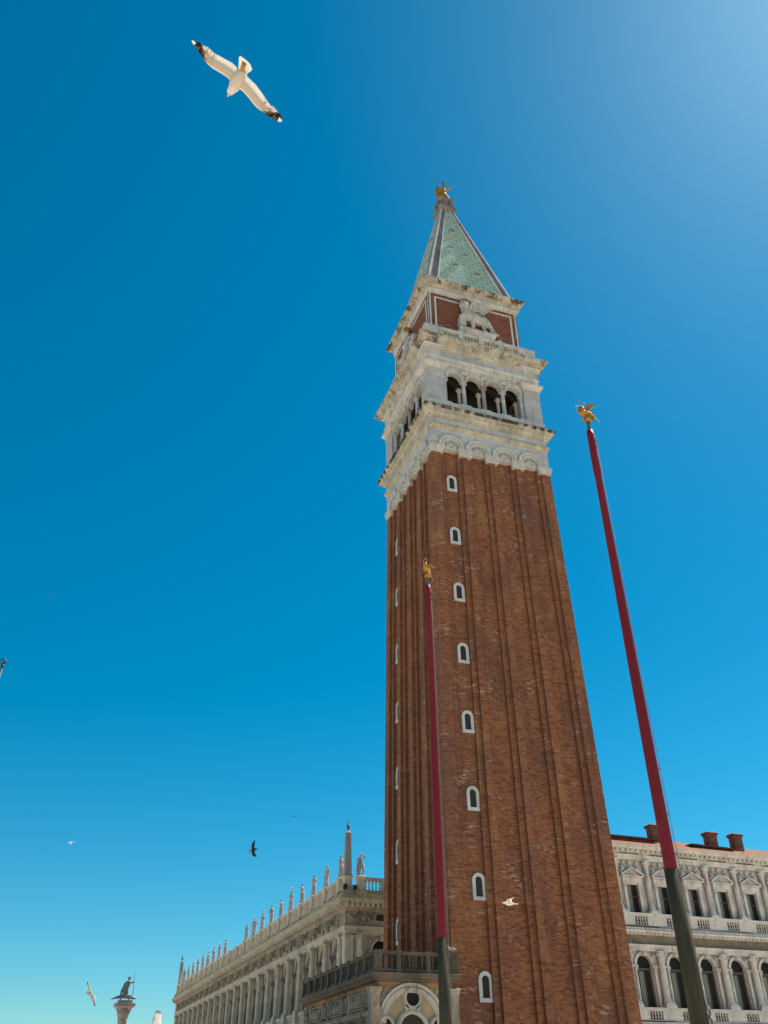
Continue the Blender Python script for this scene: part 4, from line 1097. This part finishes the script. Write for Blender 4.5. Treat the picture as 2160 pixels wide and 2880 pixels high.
def frame1():
    m = MB(); m.arc(0, 11.55, .82, 1.08, .12, .4, 16); m.arc(0, 11.55, .98, 1.1, .06, .3, 16)
    m.poly([(-.15, 12.3), (.15, 12.3), (.2, 12.69), (-.2, 12.69)], -.15, .3); m.ell((0, -.14, 12.45), (.13, .12, .16), 8, 6)
    for sx in (-1, 1):
        m.box(sx * .80, sx * 1.36, -.0, .6, 11.36, 11.55)
        column(m, sx * 1.03, .12, 8.2, 11.36, .14, 10, .35)
        x = sx * 1.13
        m.ell((x, .22, 12.25), (.15, .12, .28), 7, 5); m.ell((x - sx * .08, .18, 12.55), (.1, .1, .11), 6, 5); m.tube([(x, .2, 12.35), (x + sx * .28, .2, 12.5)], [.09, .05], 6); m.tube([(x, .22, 12.05), (x + sx * .2, .22, 11.7)], [.12, .07], 6)
    return m
def pane1():
    m = MB(); m.archfill(0, .83, 7.3, 11.55, .52, .03); m.m = 1
    m.box(-.5, -.05, .49, .517, 8.0, 11.1); m.m = 2
    m.box(-.04, .04, .46, .517, 7.3, 11.2); m.box(-.83, .83, .45, .515, 11.2, 11.34); m.box(.66, .74, .46, .517, 7.3, 11.2); m.box(-.74, -.66, .46, .517, 7.3, 11.2)
    return m
PM = dict(w2=wall2().mesh('upper_bay', M['procur']), f2=frame2().mesh('frame', M['procur']), t=tri_ped().mesh('pediment', M['procur']), s=seg_ped().mesh('pediment', M['procur']),
          fig=figures2().mesh('figures', M['procur']), p2=pane2().mesh('window', [M['glass'], M['curtain'], M['wood']]), r2=rail2(14.72, 15.8).mesh('balustrade', M['procur']),
          c2=col2(16.0, 20.55, .27).mesh('column', M['procur']), w1=wall1().mesh('arched_bay', M['procur']), f1=frame1().mesh('frame', M['procur']),
          p1=pane1().mesh('arched_window', [M['glass'], M['curtain'], M['wood']]), r1=rail2(7.24, 8.2).mesh('balustrade', M['procur']), c1=col2(8.45, 12.69, .32).mesh('column', M['procur']))
for i, x in enumerate(WX):
    p = (x, 0, 0)
    link('upper_bay', PM['w2'], pc, p); o = link('window', PM['p2'], pc, p); link('frame', PM['f2'], o); link('pediment', PM['t'] if i % 2 else PM['s'], o); link('figures', PM['fig'], o)
    link('balustrade', PM['r2'], pc, p); link('column', PM['c2'], pc, (x + PB / 2, 0, 0))
    link('arched_bay', PM['w1'], pc, p); o = link('arched_window', PM['p1'], pc, p); link('frame', PM['f1'], o)
    link('balustrade', PM['r1'], pc, p); link('column', PM['c1'], pc, (x + PB / 2, 0, 0))
# roof, dormers, chimneys
m = MB(); m.rings([[(x, -.6, 21.86), (x, 5.2, 24.15), (x, 11.5, 21.9), (x, 11.5, 21.3), (x, .4, 21.3), (x, .4, 21.82)] for x in (X0, X1)]); put('roof', m, M['tile'], pc)
def dormer(x, y0):
    m = MB(); m.box(x - .9, x + .9, y0, y0 + 4, 21.9, 23.0); put('dormer', m, M['chimney'], pc)
    m2 = MB(); m2.poly([(x - 1.5, 23.0), (x + 1.5, 22.95), (x + 1.5, 23.12), (x, 23.5), (x - 1.5, 23.12)], y0 - .5, y0 + 5); d = put('dormer_roof', m2, M['tile_dark'], pc)
def shed(xa, xb, y0, zl, zr):
    """long low roof-light with a tiled lid falling to the left"""
    m = MB(); m.poly([(xa, 22.0), (xb, 22.0), (xb, zr - .12), (xa, zl - .12)], y0, y0 + 2.5); s_ = put('roof_dormer', m, M['chimney'], pc)
    m = MB(); m.poly([(xa - .5, zl - .1), (xb + .5, zr - .12), (xb + .5, zr + .04), (xa - .5, zl + .06)], y0 - .45, y0 + 2.8); put('dormer_lid', m, M['tile_dark'], s_)
    m = MB(); m.box(xb - 1.0, xb - .25, y0 - .03, y0 + .02, 22.35, zr - .3); put('dormer_window', m, M['dark'], s_)
shed(1.2, 6.2, 1.9, 23.15, 23.18); shed(11.2, 15.8, 1.9, 23.05, 23.0)
def chimney(x, y, z0, z1, w, label):
    o = thing('chimney', label, 'chimney', Matrix.Translation(PR0) @ Matrix.Rotation(PRR, 4, 'Z') @ Vector((x, y, 0)), PRR, 'brick chimneys on the right roof')
    m = MB(); m.rect([(0, z0), (0, z1 - .35), (.1, z1 - .3), (.1, z1 - .15)], -w / 2, w / 2, -.4, .4); put('stack', m, M['chimney'], o)
    m = MB(); m.rect([(.14, z1 - .15), (.16, z1 - .06), (.02, z1 + .05)], -w / 2, w / 2, -.4, .4); put('cap', m, M['tile_dark'], o)
chimney(7.5, 3.2, 22.4, 25.0, .95, 'brick chimney partly hidden behind the red flagpole on the right roof')
chimney(14.75, 3.2, 22.8, 24.85, 1.15, 'squat brick chimney standing on the roof left of the tallest chimney, capped with tiles')
chimney(18.1, 3.2, 22.4, 24.95, 1.1, 'rightmost brick chimney on the red tiled roof, with stepped cap')
m = MB()
for x, z in ((6.75, 22.9), (16.3, 22.9)): m.tube([(x, .6, 21.9), (x, .6, z)], .035, 5)
put('vent_pipes', m, M['iron'], pc)

# ================================================================== SAINT COLUMN (far left)
sc_o = thing('granite_column', 'distant granite column with flared capital near the lower left corner', 'column', (-15.86, 110.2, 0))
m = MB(); m.lathe([(1.6, 0), (1.6, 1.2), (.95, 1.6), (.86, 2.2), (.72, 12.7), (.82, 12.8), (.72, 12.9)], 0, 0, 18); put('shaft', m, M['granite'], sc_o)
m = MB(); m.rings([[(a * math.cos(2 * PI * j / 24), a * math.sin(2 * PI * j / 24), z) for j in range(24)] for a, z in ((.74, 12.88), (.95, 13.6), (1.3, 14.6))], smooth=True)
m.sq([(1.0, 14.3), (1.45, 14.65), (1.62, 14.75), (1.66, 15.15), (1.2, 15.2)]); m.sq([(1.15, 15.18), (1.15, 15.65)]); put('capital', m, M['granite'], sc_o)
sf = thing('saint_statue', 'dark statue of a standing figure with spear, on a crouching beast atop the far column', 'statue', (-15.86, 110.2, 15.64))
b = MB()
b.tube([(-.25, 0, .5), (-.25, 0, 1.3), (-.1, 0, 1.9)], [.26, .28, .3], 10); b.tube([(.2, 0, .5), (.15, 0, 1.2), (-.05, 0, 1.9)], [.2, .24, .3], 10)
b.tube([(-.05, 0, 1.8), (.1, 0, 2.4), (.15, 0, 2.9)], [.34, .42, .3], 10); b.ell((.2, 0, 3.3), (.24, .26, .3)); b.ell((.2, 0, 3.48), (.4, .4, .08))
b.tube([(.4, 0, 2.75), (.85, -.1, 2.65), (1.05, -.1, 2.95)], [.16, .13, .1], 8); b.tube([(-.2, 0, 2.7), (-.55, 0, 2.1), (-.3, -.2, 1.7)], [.2, .15, .12], 8)
b.tube([(-.35, .1, 2.6), (-.75, .1, 1.4), (-.85, .1, .7)], [.15, .2, .12], 8)
link('figure', b.fused('figure', M['old_bronze'], .06), sf)
b = MB(); b.tube([(-2.3, 0, .15), (-1.5, 0, .42), (-.6, 0, .62), (.4, 0, .62), (1.1, 0, .5), (1.75, 0, .3)], [.08, .2, .32, .34, .26, .12], 10)
for x in (-.7, .7): b.tube([(x, -.2, .45), (x - .15, -.35, 0)], [.14, .1], 6); b.tube([(x, .2, .45), (x - .15, .35, 0)], [.14, .1], 6)
link('beast', b.fused('beast', M['old_bronze'], .06), sf)
m = MB(); m.tube([(1.15, -.1, .1), (.98, -.1, 4.35)], [.04, .03], 6); put('spear', m, M['iron'], sf)
# ================================================================== GULLS
GM = [M['white_feather'], M['covert'], M['black_feather'], M['beak'], M['brown_feather'], M['leg'], M['grey_feather']]
t = NT('gull_wing_plumage')
uvn = t.n('ShaderNodeUVMap'); sp = t.n('ShaderNodeSeparateXYZ'); t.l(uvn.outputs[0], sp.inputs[0]); u_, v_ = sp.outputs[0], sp.outputs[1]
fe = t.noise(t.scaled(uvn.outputs[0], (42, 2.2, 1)), 1.0, 2, .5)
edge = t.math('ADD', v_, t.math('MULTIPLY', t.math('SUBTRACT', fe, .5), .22))
c = t.mix(t.ramp(edge, .56, .62), (0.50, 0.41, 0.31), (0.82, 0.78, 0.71))  # inner chord carries the underside's tan shade in its colour
c = t.mix(t.math('MULTIPLY', t.ramp(v_, .10, .05), .8), c, (0.78, 0.72, 0.62))
hand = t.ramp(u_, .46, .60)
c = t.mix(t.math('MULTIPLY', t.math('MULTIPLY', hand, t.ramp(fe, .50, .58)), .62), c, (0.28, 0.19, 0.115))
line = t.math('ADD', t.math('SUBTRACT', u_, t.math('MULTIPLY', v_, .22)), t.math('MULTIPLY', t.math('SUBTRACT', fe, .5), .30))
blk = t.ramp(line, .60, .68)
c = t.mix(t.math('MULTIPLY', blk, t.math('SUBTRACT', 1.0, t.math('MULTIPLY', t.ramp(fe, .56, .62), .55))), c, (0.028, 0.019, 0.015))
mir = t.math('MULTIPLY', t.ramp(u_, .925, .94), t.ramp(v_, .72, .55))
c = t.mix(mir, c, (0.85, 0.83, 0.8))
t.done(c, 0.85, 0, 0.1)
tl = t.n('ShaderNodeBsdfTranslucent'); t.l(c, tl.inputs[0]); ms = t.n('ShaderNodeMixShader'); t.l(t.math('ADD', .05, t.math('MULTIPLY', t.ramp(edge, .56, .62), .45)), ms.inputs[0])
t.l(t.b.outputs[0], ms.inputs[1]); t.l(tl.outputs[0], ms.inputs[2]); t.l(ms.outputs[0], t.out.inputs[0])
PLUM = t.m
def plumage_uv(me, recs):
    """span (0 at the shoulder, 1 at the tip) and chord of every wing vertex"""
    uvl = me.uv_layers.new(name='plumage'); uvs = {}
    for o_, mids, TT in recs:
        n_ = len(TT); ln = [0]
        for i in range(1, len(mids)): ln.append(ln[-1] + (mids[i] - mids[i - 1]).length)
        for i in range(len(mids)):
            for j in range(n_): uvs[o_ + i * 2 * n_ + j] = uvs[o_ + i * 2 * n_ + n_ + j] = (ln[i] / ln[-1], TT[j])
    for lp in me.loops:
        if lp.vertex_index in uvs: uvl.data[lp.index].uv = uvs[lp.vertex_index]
def loft_wing(mb, st, mats, th, T=(0, .1, .35, .6, .8, 1.0)):
    """st: stations (leading point, trailing point, normal, thickness scale); one closed thin aerofoil"""
    n = len(T); vs = []; fs = []; mi = []
    for le, te, nv, k in st:
        le, te, nv = Vector(le), Vector(te), Vector(nv)
        for t_ in T:
            c = le.lerp(te, t_); h = th * k * (math.sin(PI * min(1, t_ * 1.15 + .04)) * .8 + .12)
            vs.append(c + nv * (h * .25 + .02 * k * math.sin(PI * t_))); 
        for t_ in T:
            c = le.lerp(te, t_); h = th * k * (math.sin(PI * min(1, t_ * 1.15 + .04)) * .8 + .12)
            vs.append(c + nv * (-h * .75 + .02 * k * math.sin(PI * t_)))
    for i in range(len(st) - 1):
        a, b = i * 2 * n, (i + 1) * 2 * n
        for j in range(n - 1):
            fs.append((a + j, b + j, b + j + 1, a + j + 1)); mi.append(mats(i, j))
            fs.append((a + n + j, a + n + j + 1, b + n + j + 1, b + n + j)); mi.append(mats(i, j))
        fs.append((a, a + n, b + n, b)); mi.append(mats(i, 0))
        fs.append((a + n - 1, b + n - 1, b + 2 * n - 1, a + 2 * n - 1)); mi.append(mats(i, n - 2))
    for a in (0, (len(st) - 1) * 2 * n):
        fs.append(tuple(a + j for j in range(n)) + tuple(a + n + j for j in range(n - 1, -1, -1))); mi.append(mats(0 if a == 0 else len(st) - 2, 2))
    o = len(mb.v)
    mb.v += [tuple(mb.T @ v_) for v_ in vs]; mb.f += [[i + o for i in f] for f in fs]; mb.mi += mi; mb.sm += [True] * len(fs)
def gull_mesh(name, left, right, mats=GM, tip=2, span=.64, tailm=0, ck=1.0, blunt=0.0):
    b = MB()
    b.m = 0
    b.tube([(-.24, 0, .0), (-.16, 0, .0), (-.04, 0, -.01), (.08, 0, -.005), (.15, 0, .01), (.20, 0, .02), (.25, 0, .018), (.27, 0, .015)], [.02, .05, .075, .07, .048, .042, .03, .014], 12)
    b.m = 3; b.tube([(.262, 0, .014), (.31, 0, .008), (.325, 0, -.002)], [.013, .010, .004], 6)
    b.m = 5
    for s in (-1, 1): b.tube([(-.1, s * .025, -.05), (-.26, s * .02, -.03)], [.011, .008], 5)
    b.m = tailm                          # fanned tail
    rs = []
    for x, w, h in ((-.20, .045, .02), (-.27, .075 * ck, .007), (-.32 - .05 * ck, .115 * ck, .005)): rs.append([(x, -w, -h), (x - .015 * (x < -.3), 0, -h), (x, w, -h), (x, w, h), (x - .015 * (x < -.3), 0, h), (x, -w, h)])
    b.rings(rs)
    recs = []
    for s, (e1, s1, e2, s2) in ((1, left), (-1, right)):
        p = Vector((.07, s * .05, .02)); pts = [(p.copy(), .17)]
        d1 = Vector((math.sin(R(s1)), s * math.cos(R(s1)) * math.cos(R(e1)), math.cos(R(s1)) * math.sin(R(e1))))
        d2 = Vector((math.sin(R(s2)), s * math.cos(R(s2)) * math.cos(R(e2)), math.cos(R(s2)) * math.sin(R(e2))))
        for f in (.33, .66, 1): pts.append((p + d1 * (.42 * span * f), .17 + .01 * f))
        q = pts[-1][0]
        for f, c in ((.2, .17), (.4, .145), (.6, .115), (.8, .075), (1, .02)): pts.append((q + d2 * (.58 * span * f), c + (.15 - c) * blunt))
        pts = [(p_, c_ * ck) for p_, c_ in pts]
        st = []
        for i, (le, ch) in enumerate(pts):
            nv = Vector((0, -s * math.sin(R(e1 if i < 4 else e2)), math.cos(R(e1 if i < 4 else e2))))
            back = Vector((-1, 0, 0)) if i < 4 else (Vector((-1, 0, 0)) + d2 * .25).normalized()
            st.append((le, le + back * ch, nv, max(.25, 1 - i * .1)))
        def mt(i, j):
            if i >= 8: return 2
            if i == 7: return tip
            if i == 6: return tip if j < 3 else 0
            if i == 5: return (4 if j < 2 else 0) if tip == 2 else 1
            return 1 if 1 <= j <= 2 else 0
        recs.append((len(b.v), [(Vector(q_[0]) + Vector(q_[1])) / 2 for q_ in st], (0, .1, .35, .6, .8, 1.0)))
        loft_wing(b, st, (lambda i, j: 7) if mats is GM else mt, .022)
    me = b.mesh(name, list(mats) + [PLUM])
    plumage_uv(me, recs)
    return me
def basis(fwd, up):
    f_ = Vector(fwd).normalized(); l_ = Vector(up).cross(f_).normalized(); u_ = f_.cross(l_)
    return Matrix((f_, l_, u_)).transposed().to_4x4()
CR = Vector((.943926, -.3301, -.006159)); CU = Vector((-.182387, -.536907, .82369)); CF = Vector((.275207, .776379, .567006))
def flying(name, label, loc, fwd, up, left, right, mats=GM, tip=2, span=.64, group='flying gulls', cat='gull', tailm=0, ck=1.0, blunt=0.0):
    o = link(name, gull_mesh(name, left, right, mats, tip, span, tailm, ck, blunt))
    o.matrix_world = Matrix.Translation(loc) @ basis(fwd, up)
    return tag(o, label, cat, group)
DK = [M['dusk_feather'], M['dusk_feather'], M['dusk_feather'], M['dusk_feather'], M['dusk_feather'], M['dusk_feather'], M['grey_feather']]
flying('gull', 'white gull with black wing tips flying low at left, beside the far granite column', (-27.24, -15.498, 5.506), CR * -.8 + CF * .55, CR * .55 + CF * .8 + CU * .3, (6, 8, -3, -16), (8, 6, -6, -18))
flying('gull', 'small bright white gull gliding in front of the brick tower wall', (-11.283, -24.179, 8.495), CR * -.97 + CU * .05, CF * .5 + CU * .85, (25, 10, 10, -35), (22, 5, 25, -45))
o = flying('gull', 'dark gull with pale tail, banking above the statue-lined roof', (-17.965, -1.888, 15.074), CR * .7 + CF * .7, CF * .7 - CR * .7, (5, 12, 3, 32), (6, 4, 4, 14), DK, 2, .54, 'flying gulls', 'gull', 6, 1.35)
flying('gull', 'tiny dark gull silhouette high in the left sky above the iron mast', (-36.636, 38.408, 51.706), CF + CR * .3, CU, (12, 5, -4, -15), (14, 5, -2, -15), DK)
flying('gull', 'tiny pale gull far off in the left sky, lower than the iron mast', (-29.218, 47.997, 25.989), CF - CR * .2, CU, (14, 5, -8, -15), (12, 5, -8, -15), span=.48)
flying('gull', 'tiny hook-shaped dark gull far above the near roof obelisk', (13.601, 119.281, 50.495), CF + CR, CU - CR * .5, (35, 5, 20, -15), (-10, 5, -50, -15), DK)
flying('gull', 'gull with raised wing cut by the bottom edge of the picture', (-27.49, -43.40, 2.42), CR * .97 - CU * .12, CU * .9 + CF * .2, (24, 5, 30, -15), (24, -10, 30, -18), list(GM), 1, .60, blunt=.5)

# the large gull overhead, seen from below
K = .003336
def zp(x, y, z=0.0): return ((x * .20494 + 500 - 675) * K, -(y * .20494 + 80 - 205) * K, z)
b = MB(); b.m = 1
b.tube([zp(900, 570, -.02), zp(880, 615, -.012), zp(838, 690, -.002), zp(796, 760, .002), zp(764, 812, .002)], [.028, .050, .066, .064, .050], 16)
b.m = 0; b.tube([zp(768, 806, .002), zp(748, 836, .004), zp(728, 862, .003), zp(708, 888, .001), zp(697, 904, 0)], [.050, .041, .037, .028, .015], 16)
b.m = 3; b.tube([zp(706, 897, 0), zp(690, 918, 0), zp(678, 934, -.006)], [.014, .010, .003], 8)
b.m = 0
tail = [(835, 610), (828, 560), (829, 500), (833, 430), (836, 385), (848, 368), (866, 374), (880, 386), (905, 402), (938, 428), (965, 452), (990, 482), (1005, 515), (1015, 545), (1005, 568), (970, 590), (940, 612), (915, 645), (880, 660)]
n = len(tail)
b.add([zp(x, y, -.012) for x, y in tail] + [zp(x, y, -.020) for x, y in tail], [tuple(range(n))[::-1], tuple(range(n, 2 * n))] + [(i, (i + 1) % n, (i + 1) % n + n, i + n) for i in range(n)])
b.m = 5
b.tube([zp(872, 615, .035), zp(893, 545, .025), zp(908, 478, .012)], [.012, .014, .018], 7); b.tube([zp(893, 625, .035), zp(912, 550, .022), zp(922, 490, .008)], [.011, .012, .016], 7)
# stations: leading x,y, trailing x,y, depth
Lw = [(775, 800, 880, 640, .012), (735, 745, 832, 566, .004), (690, 676, 800, 520, -.004), (600, 610, 735, 458, -.012), (520, 562, 640, 405, -.018), (455, 520, 545, 348, -.02), (405, 474, 492, 322, -.02),
      (365, 428, 462, 292, -.018), (332, 382, 412, 246, -.014), (296, 336, 372, 236, -.010), (262, 292, 334, 214, -.006), (234, 250, 298, 196, 0), (212, 215, 258, 182, .006), (193, 181, 224, 170, .010)]
Rw = [(790, 812, 885, 620, .012), (835, 826, 920, 632, .006), (882, 850, 985, 690, -.004), (960, 930, 1068, 764, -.012), (1020, 1005, 1120, 832, -.018), (1070, 1062, 1172, 902, -.02), (1110, 1096, 1212, 965, -.02),
      (1150, 1124, 1268, 1042, -.018), (1205, 1170, 1312, 1062, -.014), (1250, 1202, 1345, 1108, -.010), (1300, 1232, 1372, 1142, -.006), (1350, 1260, 1402, 1178, 0), (1392, 1284, 1424, 1212, .006), (1424, 1288, 1441, 1250, .010)]
wings = []
for W_ in (Lw, Rw):
    mb_ = MB(); st = [(zp(a, c_, z), zp(d, e, z), (0, 0, 1), max(.2, 1 - i * .065)) for i, (a, c_, d, e, z) in enumerate(W_)]
    loft_wing(mb_, st, lambda i, j: 7, .034, (0, .09, .22, .38, .52, .64, .82, 1.0))
    o_ = len(b.v); b.v += mb_.v; b.f += [[q + o_ for q in f] for f in mb_.f]; b.mi += mb_.mi; b.sm += mb_.sm
    wings.append((o_, len(W_), 8))
big_me = b.mesh('gull', GM + [PLUM])
plumage_uv(big_me, [(o_, W2, (0, .09, .22, .38, .52, .64, .82, 1.0)) for (o_, ns, n_), W2 in zip(wings, [[Vector(((a + d) / 2 * .001, (c_ + e) / 2 * .001, 0)) for a, c_, d, e, z in W_] for W_ in (Lw, Rw)])])
big = link('gull', big_me)
big.matrix_world = Matrix.Translation((-29.027, -54.841, 9.643)) @ cr.to_4x4()
tag(big, 'large white gull with black wing tips overhead in the upper left sky, seen from below', 'gull', 'flying gulls')

def perched_mesh():
    b = MB(); b.m = 0
    b.tube([(-.2, 0, .2), (-.1, 0, .19), (.02, 0, .19), (.1, 0, .22), (.14, 0, .28), (.165, 0, .33), (.2, 0, .34), (.225, 0, .335)], [.02, .07, .085, .07, .045, .042, .035, .015], 10)
    b.m = 6; b.tube([(.06, .05, .23), (-.1, .07, .22), (-.3, .02, .19)], [.05, .055, .012], 8); b.tube([(.06, -.05, .23), (-.1, -.07, .22), (-.3, -.02, .19)], [.05, .055, .012], 8)
    b.m = 2; b.tube([(-.26, 0, .2), (-.38, 0, .18)], [.03, .008], 6)
    b.m = 3; b.tube([(.22, 0, .333), (.28, 0, .322)], [.014, .005], 6)
    b.m = 5
    for s in (-1, 1): b.tube([(.01, s * .03, .12), (.0, s * .03, 0), (.05, s * .035, 0)], [.012, .010, .008], 5)
    return b.mesh('gull', GM)
pm = perched_mesh()
roofst = [o for o in col.objects if o.name.startswith('statue')]
for k, rz, lab in ((4, 2.9, 'nearest gull perched on a roof statue head, left of the near obelisk'), (7, .4, 'gull perched on the middle gull-topped roof statue, wings half open'),
                   (14, 3.3, 'gull on the first gull-topped statue beyond the empty pedestals'), (16, .2, 'gull perched on the fifth statue beyond the empty pedestals'), (18, .0, 'farthest gull perched on a roof statue head')):
    lab = lab.replace(', wings half open', '')
    s_ = [o for o in roofst if o.get('label') == words[k]][0]
    tag(link('perched_gull', pm, None, s_.location + Vector((0, 0, .985 * s_.scale[2])), LROT + rz), lab, 'gull', 'gulls perched on roof statues')
tag(link('perched_gull', pm, None, (-7.95, -10.12, 8.44), R(160)), 'white gull perched on the loggia balustrade corner beside the flagpole', 'gull')
